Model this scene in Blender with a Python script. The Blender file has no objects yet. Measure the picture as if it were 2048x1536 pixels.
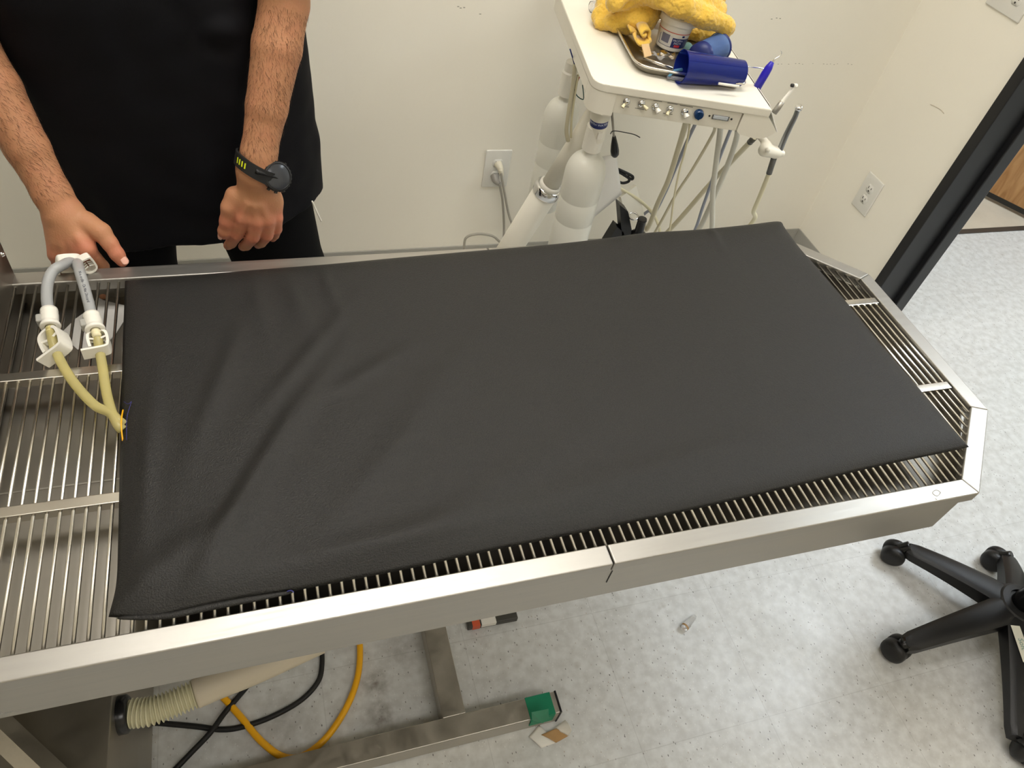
import bpy, bmesh, math, random
import numpy as np
from mathutils import Vector, Matrix
import openvdb
random.seed(7); np.random.seed(7)
scene = bpy.context.scene
COL = scene.collection

# ------------------------------------------------------------------ camera
R = np.array([[0.95015759, -0.27178687, 0.15274965],
              [-0.1047252, -0.73970721, -0.66472993],
              [0.29365488, 0.61560145, -0.73130135]])
CAM = np.array([-1.1705345, -0.3875985, 1.565])
FPX = 1477.35
cam = bpy.data.cameras.new('camera'); cam.sensor_width = 36.0; cam.lens = FPX / 2048 * 36.0
cam.clip_start = 0.02; cam.clip_end = 40
co = bpy.data.objects.new('camera', cam); COL.objects.link(co)
co.matrix_world = Matrix(((R[0][0], -R[1][0], -R[2][0], CAM[0]), (R[0][1], -R[1][1], -R[2][1], CAM[1]),
                          (R[0][2], -R[1][2], -R[2][2], CAM[2]), (0, 0, 0, 1)))
scene.camera = co

# ------------------------------------------------------------------ world + view
w = bpy.data.worlds.new('world'); scene.world = w; w.use_nodes = True
w.node_tree.nodes['Background'].inputs[0].default_value = (0.8, 0.85, 0.9, 1)
w.node_tree.nodes['Background'].inputs[1].default_value = 0.15
scene.view_settings.view_transform = 'Standard'; scene.view_settings.look = 'None'
scene.view_settings.gamma = 1.0; scene.view_settings.use_curve_mapping = False
scene.view_settings.exposure = 0.85

# ceiling lights: x0, x1, y0, y1, colour, strength (built as fixtures further down)
CEIL = 2.70
LIGHTS = [(-1.75, -0.80, 0.36, 0.96, (1.0, 0.965, 0.92), 6.2), (-0.72, -0.12, 0.36, 0.96, (1.0, 0.965, 0.92), 6.8),
          (-0.80, 0.40, -1.60, -1.00, (1.0, 0.965, 0.92), 4.2), (-2.60, -1.40, -1.60, -1.00, (1.0, 0.965, 0.92), 1.8),  # front pair: unseen panels, added to brighten the walls
          (1.20, 2.60, 0.00, 1.20, (0.84, 0.92, 1.0), 7.0)]

# ------------------------------------------------------------------ helpers
TH = 0.715      # top of the table rim
WY = 1.445      # back wall
WX = 0.717      # right wall
TW = 0.667      # table width


def hit(u, v, ax, val):
    d = R.T @ np.array([(u - 1024) / FPX, (v - 768) / FPX, 1.0])
    t = (val - CAM[ax]) / d[ax]
    return Vector(CAM + t * d)


def hz(u, v, z): return hit(u, v, 2, z)
def hy(u, v, y): return hit(u, v, 1, y)
def hx(u, v, x): return hit(u, v, 0, x)


def srgb(r, g, b):
    f = lambda c: (c / 255 / 12.92) if c / 255 <= 0.04045 else ((c / 255 + 0.055) / 1.055) ** 2.4
    return (f(r), f(g), f(b), 1)


def mat(name, col, rough=0.5, metal=0.0, noise=0.0, nscale=20.0, bump=0.0, bscale=200.0, spec=0.5, stretch=None,
        trans=0.0, alpha=1.0, emit=None, estr=0.0, coat=0.0, sheen=0.0, rvar=0.0, col2=None, ior=1.45):
    m = bpy.data.materials.new(name); m.use_nodes = True
    nt = m.node_tree; b = nt.nodes['Principled BSDF']
    b.inputs['Base Color'].default_value = col
    b.inputs['Roughness'].default_value = rough; b.inputs['Metallic'].default_value = metal
    b.inputs['Specular IOR Level'].default_value = spec; b.inputs['IOR'].default_value = ior
    b.inputs['Transmission Weight'].default_value = trans; b.inputs['Alpha'].default_value = alpha
    b.inputs['Coat Weight'].default_value = coat; b.inputs['Sheen Weight'].default_value = sheen
    if emit:
        b.inputs['Emission Color'].default_value = emit; b.inputs['Emission Strength'].default_value = estr
    tc = nt.nodes.new('ShaderNodeTexCoord'); mp = nt.nodes.new('ShaderNodeMapping')
    nt.links.new(tc.outputs['Object'], mp.inputs['Vector'])
    if stretch: mp.inputs['Scale'].default_value = stretch
    if noise > 0 or rvar > 0:
        n = nt.nodes.new('ShaderNodeTexNoise'); n.inputs['Scale'].default_value = nscale; n.inputs['Detail'].default_value = 6
        n.inputs['Roughness'].default_value = 0.65
        nt.links.new(mp.outputs[0], n.inputs['Vector'])
        if noise > 0:
            mx = nt.nodes.new('ShaderNodeMix'); mx.data_type = 'RGBA'
            c2 = col2 or tuple(min(1, c * (1 + noise)) for c in col[:3]) + (1,)
            c1 = tuple(c * (1 - noise) for c in col[:3]) + (1,)
            mx.inputs[6].default_value = c1; mx.inputs[7].default_value = c2
            nt.links.new(n.outputs['Fac'], mx.inputs[0]); nt.links.new(mx.outputs[2], b.inputs['Base Color'])
        if rvar > 0:
            mr = nt.nodes.new('ShaderNodeMapRange'); mr.inputs[1].default_value = 0.3; mr.inputs[2].default_value = 0.7
            mr.inputs[3].default_value = rough - rvar; mr.inputs[4].default_value = rough + rvar
            nt.links.new(n.outputs['Fac'], mr.inputs[0]); nt.links.new(mr.outputs[0], b.inputs['Roughness'])
    if bump > 0:
        n2 = nt.nodes.new('ShaderNodeTexNoise'); n2.inputs['Scale'].default_value = bscale; n2.inputs['Detail'].default_value = 3
        nt.links.new(mp.outputs[0], n2.inputs['Vector'])
        bp = nt.nodes.new('ShaderNodeBump'); bp.inputs['Strength'].default_value = bump; bp.inputs['Distance'].default_value = 0.001
        nt.links.new(n2.outputs['Fac'], bp.inputs['Height']); nt.links.new(bp.outputs[0], b.inputs['Normal'])
    return m


M = {}
M['wall'] = mat('painted_wall', srgb(240, 235, 221), 0.6, noise=0.025, nscale=3, bump=0.15, bscale=120)
M['steel_rim'] = mat('brushed_steel', (0.39, 0.375, 0.345, 1), 0.42, 1.0, noise=0.10, nscale=9, bump=0.02, bscale=60, stretch=(1, 14, 14), rvar=0.05)
M['steel_skirt'] = mat('satin_steel', (0.38, 0.362, 0.325, 1), 0.34, 1.0, noise=0.2, nscale=7, bump=0.05, bscale=40, stretch=(1, 10, 10), rvar=0.07)
M['steel_dull'] = mat('dull_steel', (0.40, 0.375, 0.325, 1), 0.38, 1.0, noise=0.22, nscale=10, bump=0.1, bscale=60, rvar=0.08)
M['rod'] = mat('rod_steel', (0.68, 0.65, 0.59, 1), 0.24, 1.0)
M['chrome'] = mat('chrome', (0.75, 0.75, 0.75, 1), 0.1, 1.0)
M['base_steel'] = mat('base_steel', (0.47, 0.44, 0.385, 1), 0.4, 1.0, noise=0.25, nscale=25, rvar=0.1)
M['white'] = mat('white_plastic', srgb(236, 232, 220), 0.32)
M['cart'] = mat('cart_plastic', srgb(234, 229, 214), 0.35, noise=0.02, nscale=8)
M['cart_panel'] = mat('cart_panel_plastic', srgb(228, 223, 208), 0.4)
M['plate'] = mat('plate_plastic', srgb(222, 220, 212), 0.35)
M['dark'] = mat('dark_slot', srgb(40, 38, 34), 0.6)
M['black'] = mat('black_plastic', srgb(17, 17, 18), 0.42, bump=0.3, bscale=600)
M['black_gloss'] = mat('black_gloss', srgb(14, 14, 15), 0.25)
M['black_rubber'] = mat('black_rubber', srgb(20, 20, 20), 0.6)
M['frame'] = mat('black_frame_paint', srgb(25, 25, 27), 0.38)
M['cream_hose'] = mat('cream_hose', srgb(226, 218, 184), 0.4)
M['grey_hose'] = mat('grey_hose', srgb(166, 167, 166), 0.35)
M['grey_cord'] = mat('grey_cord', srgb(165, 160, 148), 0.45)
M['blue_hose'] = mat('blue_grey_hose', srgb(140, 145, 160), 0.35)
M['pale_hose'] = mat('pale_hose', srgb(206, 203, 190), 0.38)
M['tan_hose'] = mat('tan_hose', srgb(206, 198, 170), 0.35)
M['amber'] = mat('amber_tube', srgb(236, 224, 158), 0.2, trans=0.6, ior=1.3, noise=0.06, nscale=30)
M['natural'] = mat('natural_nylon', srgb(240, 230, 190), 0.35, trans=0.1)
M['yellow_cord'] = mat('yellow_cord', srgb(240, 175, 20), 0.4)
M['orange'] = mat('orange_band', srgb(205, 90, 55), 0.5)
M['towel'] = mat('yellow_towel', srgb(228, 186, 74), 0.95, noise=0.22, nscale=260, bump=1.0, bscale=420, sheen=0.5)
M['blue'] = mat('blue_handle', srgb(40, 30, 170), 0.35)
M['navy'] = mat('navy_label', srgb(24, 38, 100), 0.4)
M['bluecup'] = mat('blue_translucent', srgb(70, 105, 190), 0.12, trans=0.75, ior=1.2)
M['lightblue'] = mat('light_blue_plastic', srgb(130, 190, 225), 0.2, trans=0.5, ior=1.2)
M['red'] = mat('red_print', srgb(205, 60, 70), 0.5)
M['salmon'] = mat('salmon_band', srgb(214, 120, 105), 0.5)
M['wood_stick'] = mat('birch_stick', srgb(226, 190, 140), 0.7, noise=0.08, nscale=90)
M['green_tape'] = mat('green_tape', srgb(10, 122, 88), 0.5, noise=0.12, nscale=60)
M['paper'] = mat('white_paper', srgb(222, 219, 212), 0.8, noise=0.02)
M['kraft'] = mat('brown_print', srgb(165, 130, 85), 0.7, noise=0.15, nscale=60)
M['bottle'] = mat('milky_bottle', srgb(238, 236, 224), 0.28, noise=0.02, nscale=12, trans=0.12)
M['clear'] = mat('clear_plastic', (0.95, 0.95, 0.95, 1), 0.12, trans=0.85, ior=1.3)
M['teal'] = mat('teal_cloth', srgb(130, 175, 170), 0.7)
M['wire_green'] = mat('wire_green', srgb(30, 75, 65), 0.4)
M['wire_red'] = mat('wire_red', srgb(190, 80, 65), 0.4)
M['skirt_grey'] = mat('vinyl_base', srgb(165, 163, 155), 0.5)
M['shirt'] = mat('black_shirt', srgb(13, 13, 17), 0.8, noise=0.12, nscale=200, bump=0.35, bscale=500, spec=0.2)
M['pants'] = mat('black_pants', srgb(7, 7, 8), 0.8, bump=0.3, bscale=400, spec=0.12)
M['hair'] = mat('brown_hair', srgb(62, 42, 26), 0.5)
M['armhair'] = mat('arm_hair', srgb(70, 42, 22), 0.6)
M['nail'] = mat('finger_nail', srgb(232, 178, 158), 0.3)
M['glass'] = mat('watch_glass', srgb(52, 54, 58), 0.18)
M['lime'] = mat('lime_slot', srgb(205, 215, 20), 0.5)
M['ink'] = mat('ink', srgb(70, 74, 82), 0.6)
M['green_ink'] = mat('green_ink', srgb(120, 150, 140), 0.6)
M['text_white'] = mat('text_white', srgb(210, 214, 228), 0.6)


def skin_mat():
    m = mat('skin', srgb(196, 146, 116), 0.5, bump=0.5, bscale=320, spec=0.35)
    nt = m.node_tree; b = nt.nodes['Principled BSDF']
    b.inputs['Subsurface Weight'].default_value = 0.12
    b.inputs['Subsurface Radius'].default_value = (0.012, 0.005, 0.003)
    b.inputs['Subsurface Scale'].default_value = 0.5
    # hands are redder towards the fingers: mottled skin with a vertex colour for flush
    tc = nt.nodes.new('ShaderNodeTexCoord'); n = nt.nodes.new('ShaderNodeTexNoise'); n.inputs['Scale'].default_value = 38; n.inputs['Detail'].default_value = 5
    nt.links.new(tc.outputs['Object'], n.inputs['Vector'])
    at = nt.nodes.new('ShaderNodeAttribute'); at.attribute_name = 'flush'
    ad = nt.nodes.new('ShaderNodeMath'); ad.operation = 'MULTIPLY_ADD'; ad.inputs[1].default_value = 0.55; ad.inputs[2].default_value = -0.22
    nt.links.new(n.outputs['Fac'], ad.inputs[0])
    a2 = nt.nodes.new('ShaderNodeMath'); a2.operation = 'ADD'; a2.use_clamp = True
    nt.links.new(ad.outputs[0], a2.inputs[0]); nt.links.new(at.outputs['Fac'], a2.inputs[1])
    mx = nt.nodes.new('ShaderNodeMix'); mx.data_type = 'RGBA'
    mx.inputs[6].default_value = srgb(186, 134, 98); mx.inputs[7].default_value = srgb(202, 118, 96)
    nt.links.new(a2.outputs[0], mx.inputs[0]); nt.links.new(mx.outputs[2], b.inputs['Base Color'])
    return m


M['skin'] = skin_mat()


def floor_mat():
    m = bpy.data.materials.new('speckled_tile'); m.use_nodes = True
    nt = m.node_tree; b = nt.nodes['Principled BSDF']; L = nt.links.new
    b.inputs['Specular IOR Level'].default_value = 0.5
    tc = nt.nodes.new('ShaderNodeTexCoord')
    base = nt.nodes.new('ShaderNodeTexNoise'); base.inputs['Scale'].default_value = 45; base.inputs['Detail'].default_value = 8
    L(tc.outputs['Object'], base.inputs['Vector'])
    r0 = nt.nodes.new('ShaderNodeValToRGB'); r0.color_ramp.elements[0].position = 0.35; r0.color_ramp.elements[0].color = srgb(190, 190, 187)
    r0.color_ramp.elements[1].position = 0.65; r0.color_ramp.elements[1].color = srgb(207, 208, 206)
    L(base.outputs['Fac'], r0.inputs[0]); cur = r0.outputs[0]
    for sc, th, col, wv in ((150, 0.16, srgb(95, 92, 86), 0.75), (70, 0.085, srgb(70, 66, 60), 0.8), (230, 0.17, srgb(235, 235, 230), 0.5), (110, 0.1, srgb(150, 125, 100), 0.6)):
        vo = nt.nodes.new('ShaderNodeTexVoronoi'); vo.inputs['Scale'].default_value = sc
        mp = nt.nodes.new('ShaderNodeMapping'); mp.inputs['Location'].default_value = (sc * .37, sc * .11, 0); mp.inputs['Rotation'].default_value = (0, 0, sc)
        mp.inputs['Scale'].default_value = (1, 0.55, 1)
        L(tc.outputs['Object'], mp.inputs[0]); L(mp.outputs[0], vo.inputs['Vector'])
        lt = nt.nodes.new('ShaderNodeMath'); lt.operation = 'LESS_THAN'; lt.inputs[1].default_value = th; L(vo.outputs['Distance'], lt.inputs[0])
        sp = nt.nodes.new('ShaderNodeSeparateColor'); L(vo.outputs['Color'], sp.inputs[0])
        g = nt.nodes.new('ShaderNodeMath'); g.operation = 'GREATER_THAN'; g.inputs[1].default_value = 0.72; L(sp.outputs[0], g.inputs[0])
        mu = nt.nodes.new('ShaderNodeMath'); mu.operation = 'MULTIPLY'; L(lt.outputs[0], mu.inputs[0]); L(g.outputs[0], mu.inputs[1])
        m2 = nt.nodes.new('ShaderNodeMath'); m2.operation = 'MULTIPLY'; m2.inputs[1].default_value = wv; L(mu.outputs[0], m2.inputs[0])
        mx = nt.nodes.new('ShaderNodeMix'); mx.data_type = 'RGBA'; L(m2.outputs[0], mx.inputs[0]); L(cur, mx.inputs[6]); mx.inputs[7].default_value = col
        cur = mx.outputs[2]
    # tile seams every 0.3047 m
    sx = nt.nodes.new('ShaderNodeSeparateXYZ'); L(tc.outputs['Object'], sx.inputs[0])
    seam = None
    for k, off in ((0, 0.667), (1, 0.523)):
        a = nt.nodes.new('ShaderNodeMath'); a.operation = 'SUBTRACT'; a.inputs[1].default_value = off; L(sx.outputs[k], a.inputs[0])
        pp = nt.nodes.new('ShaderNodeMath'); pp.operation = 'PINGPONG'; pp.inputs[1].default_value = 0.30467 / 2; L(a.outputs[0], pp.inputs[0])
        lt = nt.nodes.new('ShaderNodeMath'); lt.operation = 'LESS_THAN'; lt.inputs[1].default_value = 0.0009; L(pp.outputs[0], lt.inputs[0])
        if seam is None: seam = lt.outputs[0]
        else:
            o = nt.nodes.new('ShaderNodeMath'); o.operation = 'MAXIMUM'; L(seam, o.inputs[0]); L(lt.outputs[0], o.inputs[1]); seam = o.outputs[0]
    s2 = nt.nodes.new('ShaderNodeMath'); s2.operation = 'MULTIPLY'; s2.inputs[1].default_value = 0.16; L(seam, s2.inputs[0])
    mx = nt.nodes.new('ShaderNodeMix'); mx.data_type = 'RGBA'; L(s2.outputs[0], mx.inputs[0]); L(cur, mx.inputs[6]); mx.inputs[7].default_value = srgb(90, 86, 78)
    # dirt patches
    dn = nt.nodes.new('ShaderNodeTexNoise'); dn.inputs['Scale'].default_value = 22; dn.inputs['Detail'].default_value = 6; L(tc.outputs['Object'], dn.inputs['Vector'])
    dr = nt.nodes.new('ShaderNodeMapRange'); dr.inputs[1].default_value = 0.66; dr.inputs[2].default_value = 0.8; dr.inputs[3].default_value = 0; dr.inputs[4].default_value = 0.4; L(dn.outputs['Fac'], dr.inputs[0])
    mx2 = nt.nodes.new('ShaderNodeMix'); mx2.data_type = 'RGBA'; L(dr.outputs[0], mx2.inputs[0]); L(mx.outputs[2], mx2.inputs[6]); mx2.inputs[7].default_value = srgb(135, 122, 105)
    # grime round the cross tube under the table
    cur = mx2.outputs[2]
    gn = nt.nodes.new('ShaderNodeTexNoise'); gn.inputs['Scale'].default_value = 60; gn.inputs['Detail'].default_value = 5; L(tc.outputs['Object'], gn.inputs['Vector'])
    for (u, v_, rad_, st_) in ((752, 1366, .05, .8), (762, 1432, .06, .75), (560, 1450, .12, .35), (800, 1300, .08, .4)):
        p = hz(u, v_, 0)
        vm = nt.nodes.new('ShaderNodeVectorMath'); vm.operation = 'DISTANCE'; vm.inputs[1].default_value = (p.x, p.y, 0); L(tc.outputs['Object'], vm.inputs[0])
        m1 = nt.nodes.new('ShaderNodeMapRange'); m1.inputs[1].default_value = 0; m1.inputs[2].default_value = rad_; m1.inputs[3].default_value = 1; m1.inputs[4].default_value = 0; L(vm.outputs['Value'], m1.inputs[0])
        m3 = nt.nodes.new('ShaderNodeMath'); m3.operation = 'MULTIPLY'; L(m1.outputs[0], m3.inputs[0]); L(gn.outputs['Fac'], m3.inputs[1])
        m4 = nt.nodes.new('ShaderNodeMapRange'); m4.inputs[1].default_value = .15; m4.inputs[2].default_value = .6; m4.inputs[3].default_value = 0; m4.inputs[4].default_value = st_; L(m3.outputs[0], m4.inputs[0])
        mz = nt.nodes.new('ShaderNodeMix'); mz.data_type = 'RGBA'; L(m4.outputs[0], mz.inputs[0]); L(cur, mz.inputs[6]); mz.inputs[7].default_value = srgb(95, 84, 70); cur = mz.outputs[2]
    L(cur, b.inputs['Base Color'])
    rn = nt.nodes.new('ShaderNodeTexNoise'); rn.inputs['Scale'].default_value = 5; rn.inputs['Detail'].default_value = 3; L(tc.outputs['Object'], rn.inputs['Vector'])
    mr = nt.nodes.new('ShaderNodeMapRange'); mr.inputs[1].default_value = .35; mr.inputs[2].default_value = .65; mr.inputs[3].default_value = .28; mr.inputs[4].default_value = .42; L(rn.outputs['Fac'], mr.inputs[0])
    L(mr.outputs[0], b.inputs['Roughness'])
    bn = nt.nodes.new('ShaderNodeTexNoise'); bn.inputs['Scale'].default_value = 25; L(tc.outputs['Object'], bn.inputs['Vector'])
    bp = nt.nodes.new('ShaderNodeBump'); bp.inputs['Strength'].default_value = .05; bp.inputs['Distance'].default_value = .003; L(bn.outputs['Fac'], bp.inputs['Height']); L(bp.outputs[0], b.inputs['Normal'])
    return m


M['floor'] = floor_mat()
M['hallfloor'] = mat('mottled_hall_floor', srgb(196, 186, 168), 0.4, noise=0.2, nscale=6)


def wood_mat():
    m = mat('maple_veneer', srgb(190, 142, 92), 0.4)
    nt = m.node_tree; b = nt.nodes['Principled BSDF']
    tc = nt.nodes.new('ShaderNodeTexCoord'); mp = nt.nodes.new('ShaderNodeMapping'); mp.inputs['Scale'].default_value = (9, 9, 1.2)
    n = nt.nodes.new('ShaderNodeTexNoise'); n.inputs['Scale'].default_value = 3; n.inputs['Detail'].default_value = 8; n.inputs['Distortion'].default_value = 1.2
    nt.links.new(tc.outputs['Object'], mp.inputs[0]); nt.links.new(mp.outputs[0], n.inputs['Vector'])
    r = nt.nodes.new('ShaderNodeValToRGB'); r.color_ramp.elements[0].position = .35; r.color_ramp.elements[0].color = srgb(166, 118, 70)
    r.color_ramp.elements[1].position = .65; r.color_ramp.elements[1].color = srgb(200, 154, 104)
    nt.links.new(n.outputs['Fac'], r.inputs[0]); nt.links.new(r.outputs[0], b.inputs['Base Color'])
    return m


M['wood'] = wood_mat()


# mat fabric: fine tight weave, dark charcoal
def fabric_mat():
    m = mat('charcoal_fabric', srgb(35, 34, 32), 0.5, noise=0.85, nscale=420, bump=1.0, bscale=520, sheen=0.0, spec=0.36)
    return m


M['fabric'] = fabric_mat()


def link(name, me, m, parent=None, smooth=False):
    if m is not None and len(me.materials) == 0: me.materials.append(m)
    o = bpy.data.objects.new(name, me); COL.objects.link(o)
    if parent is not None: o.parent = parent
    if smooth:
        for p in me.polygons: p.use_smooth = True
    return o


def root(name, label, cat, loc=(0, 0, 0), group=None):
    o = bpy.data.objects.new(name, None); COL.objects.link(o); o.location = loc; o.empty_display_size = .05
    o['label'] = label; o['category'] = cat
    if group: o['group'] = group
    return o


def tag(o, label, cat, group=None):
    o['label'] = label; o['category'] = cat
    if group: o['group'] = group
    return o


def attach(o, parent):
    """parent o (whose mesh is in world coordinates) to an Empty away from the origin"""
    o.parent = parent
    if parent.type == 'EMPTY': o.matrix_parent_inverse = Matrix.Translation(-Vector(parent.location))
    return o


def struct(o):
    o['kind'] = 'structure'; return o


def from_bm(name, bm, m, parent=None, smooth=False, mats=None):
    bmesh.ops.recalc_face_normals(bm, faces=bm.faces)
    me = bpy.data.meshes.new(name); bm.to_mesh(me); bm.free()
    if mats:
        for x in mats: me.materials.append(x)
    o = link(name, me, m, None, smooth)
    if parent is not None: attach(o, parent)
    return o


def bx(bm, x0, x1, y0, y1, z0, z1, bev=0.0, seg=2, mtx=None, mi=0):
    vs = [bm.verts.new((x, y, z)) for z in (z0, z1) for x, y in ((x0, y0), (x1, y0), (x1, y1), (x0, y1))]
    fs = [bm.faces.new([vs[i] for i in f]) for f in ((3, 2, 1, 0), (4, 5, 6, 7), (0, 1, 5, 4), (1, 2, 6, 5), (2, 3, 7, 6), (3, 0, 4, 7))]
    for f in fs: f.material_index = mi
    if bev > 0:
        es = list({e for f in fs for e in f.edges})
        r = bmesh.ops.bevel(bm, geom=es, offset=bev, segments=seg, affect='EDGES', profile=.5)
        vs = list({v for f in r['faces'] for v in f.verts} | {v for v in vs if v.is_valid})
        for f in r['faces']: f.material_index = mi
    if mtx is not None:
        for v in vs: v.co = mtx @ v.co
    return vs


def thicken(bm, faces, th):
    """give an open sheet of faces a real thickness"""
    faces = list(faces); bm.normal_update(); vs = list({v for f in faces for v in f.verts}); nrm_ = {}
    for v in vs:
        n_ = Vector((0, 0, 0))
        for f in v.link_faces:
            if f in faces or True: n_ += f.normal
        nrm_[v] = n_.normalized() if n_.length > 1e-9 else Vector((0, 0, 1))
    cnt = {}
    for f in faces:
        for e in f.edges: cnt[e] = cnt.get(e, 0) + 1
    bd = [e for e, c in cnt.items() if c == 1]
    nv_ = {v: bm.verts.new(v.co - nrm_[v] * th) for v in vs}
    for f in faces: bm.faces.new([nv_[v] for v in reversed(f.verts)]).material_index = f.material_index
    for e in bd:
        a_, b_ = e.verts; bm.faces.new((a_, b_, nv_[b_], nv_[a_]))


def prism(bm, pts, z0, z1, bev=0.0, seg=2, top_only=False, mi=0):
    lo = [bm.verts.new((p[0], p[1], z0)) for p in pts]; hi = [bm.verts.new((p[0], p[1], z1)) for p in pts]
    n = len(pts); fs = [bm.faces.new(lo[::-1]), bm.faces.new(hi)]
    for i in range(n): fs.append(bm.faces.new((lo[i], lo[(i + 1) % n], hi[(i + 1) % n], hi[i])))
    for f in fs: f.material_index = mi
    if bev > 0:
        es = list(fs[1].edges) if top_only else list({e for f in fs for e in f.edges})
        bmesh.ops.bevel(bm, geom=es, offset=bev, segments=seg, affect='EDGES', profile=.5)


def catmull(pts, n=8, closed=False):
    P = [Vector(p) for p in pts]
    if len(P) < 3: return P
    out = []
    N = len(P)
    rng = range(N if closed else N - 1)
    for i in rng:
        p0 = P[i - 1] if (i > 0 or closed) else P[0] * 2 - P[1]
        p1 = P[i]; p2 = P[(i + 1) % N]
        p3 = P[(i + 2) % N] if (i + 2 < N or closed) else P[-1] * 2 - P[-2]
        for k in range(n):
            t = k / n
            out.append(0.5 * ((2 * p1) + (p2 - p0) * t + (2 * p0 - 5 * p1 + 4 * p2 - p3) * t * t + (3 * p1 - p0 - 3 * p2 + p3) * t ** 3))
    if not closed: out.append(P[-1])
    return out


def tube(bm, pts, r, seg=10, n=8, closed=False, rfun=None, mi=0, flat=1.0, raw=False):
    P = pts if raw else catmull(pts, n, closed)
    P = [Vector(p) for p in P]
    N = len(P); rings = []
    up = None
    for i in range(N):
        if closed: t = (P[(i + 1) % N] - P[i - 1]).normalized()
        else: t = (P[min(i + 1, N - 1)] - P[max(i - 1, 0)]).normalized()
        if up is None:
            up = Vector((0, 0, 1)) if abs(t.z) < .9 else Vector((1, 0, 0))
        a = (up - t * up.dot(t)).normalized(); b = t.cross(a); up = a
        rr = rfun(i / max(1, N - 1)) if rfun else r
        rings.append([bm.verts.new(P[i] + a * (math.cos(k * 2 * math.pi / seg) * rr * flat) + b * (math.sin(k * 2 * math.pi / seg) * rr)) for k in range(seg)])
    fs = []
    for i in range(N if closed else N - 1):
        A = rings[i]; B = rings[(i + 1) % N]
        for k in range(seg): fs.append(bm.faces.new((A[k], A[(k + 1) % seg], B[(k + 1) % seg], B[k])))
    if not closed:
        fs.append(bm.faces.new(rings[0][::-1])); fs.append(bm.faces.new(rings[-1]))
    for f in fs: f.material_index = mi; f.smooth = True


def axis_mtx(loc, d, up=(0, 0, 1)):
    z = Vector(d).normalized(); u = Vector(up)
    if abs(z.dot(u.normalized())) > .99: u = Vector((0, 1, 0))
    x = u.cross(z).normalized(); y = z.cross(x)
    m = Matrix((x, y, z)).transposed().to_4x4(); m.translation = Vector(loc)
    return m


def lathe(bm, prof, mtx=None, seg=32, mi=0, a0=0.0, a1=2 * math.pi, sy=1.0):
    full = abs(a1 - a0 - 2 * math.pi) < 1e-6
    cnt = seg if full else seg + 1
    rings = []
    for r, z in prof:
        if r < 1e-6: rings.append([bm.verts.new((0, 0, z))])
        else: rings.append([bm.verts.new((r * math.cos(a0 + (a1 - a0) * k / seg), r * sy * math.sin(a0 + (a1 - a0) * k / seg), z)) for k in range(cnt)])
    for A, B in zip(rings, rings[1:]):
        for k in range(seg):
            k2 = (k + 1) % cnt
            if len(A) == 1 and len(B) == 1: continue
            if len(A) == 1: f = bm.faces.new((A[0], B[k2], B[k]))
            elif len(B) == 1: f = bm.faces.new((A[k], A[k2], B[0]))
            else: f = bm.faces.new((A[k], A[k2], B[k2], B[k]))
            f.material_index = mi; f.smooth = True
    if mtx is not None:
        for g in rings:
            for v in g: v.co = mtx @ v.co


def text(name, s, size, mtx, m, parent, ext=0.00015, bend=None):
    cu = bpy.data.curves.new(name, 'FONT'); cu.body = s; cu.size = size; cu.extrude = ext; cu.align_x = 'CENTER'; cu.align_y = 'CENTER'
    to = bpy.data.objects.new(name + '_tmp', cu); COL.objects.link(to)
    dg = bpy.context.evaluated_depsgraph_get(); me = bpy.data.meshes.new_from_object(to.evaluated_get(dg))
    bpy.data.objects.remove(to)
    for v in me.vertices:
        c = v.co.copy()
        if bend:       # wrap round a cylinder of radius bend, whose axis is the local y axis, centre at z=-bend
            a = c.x / bend; c = Vector((math.sin(a) * (bend + c.z), c.y, math.cos(a) * (bend + c.z) - bend))
        v.co = mtx @ c
    me.materials.clear(); me.materials.append(m)
    o = bpy.data.objects.new(name, me); COL.objects.link(o)
    if parent is not None: attach(o, parent)
    return o


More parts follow.
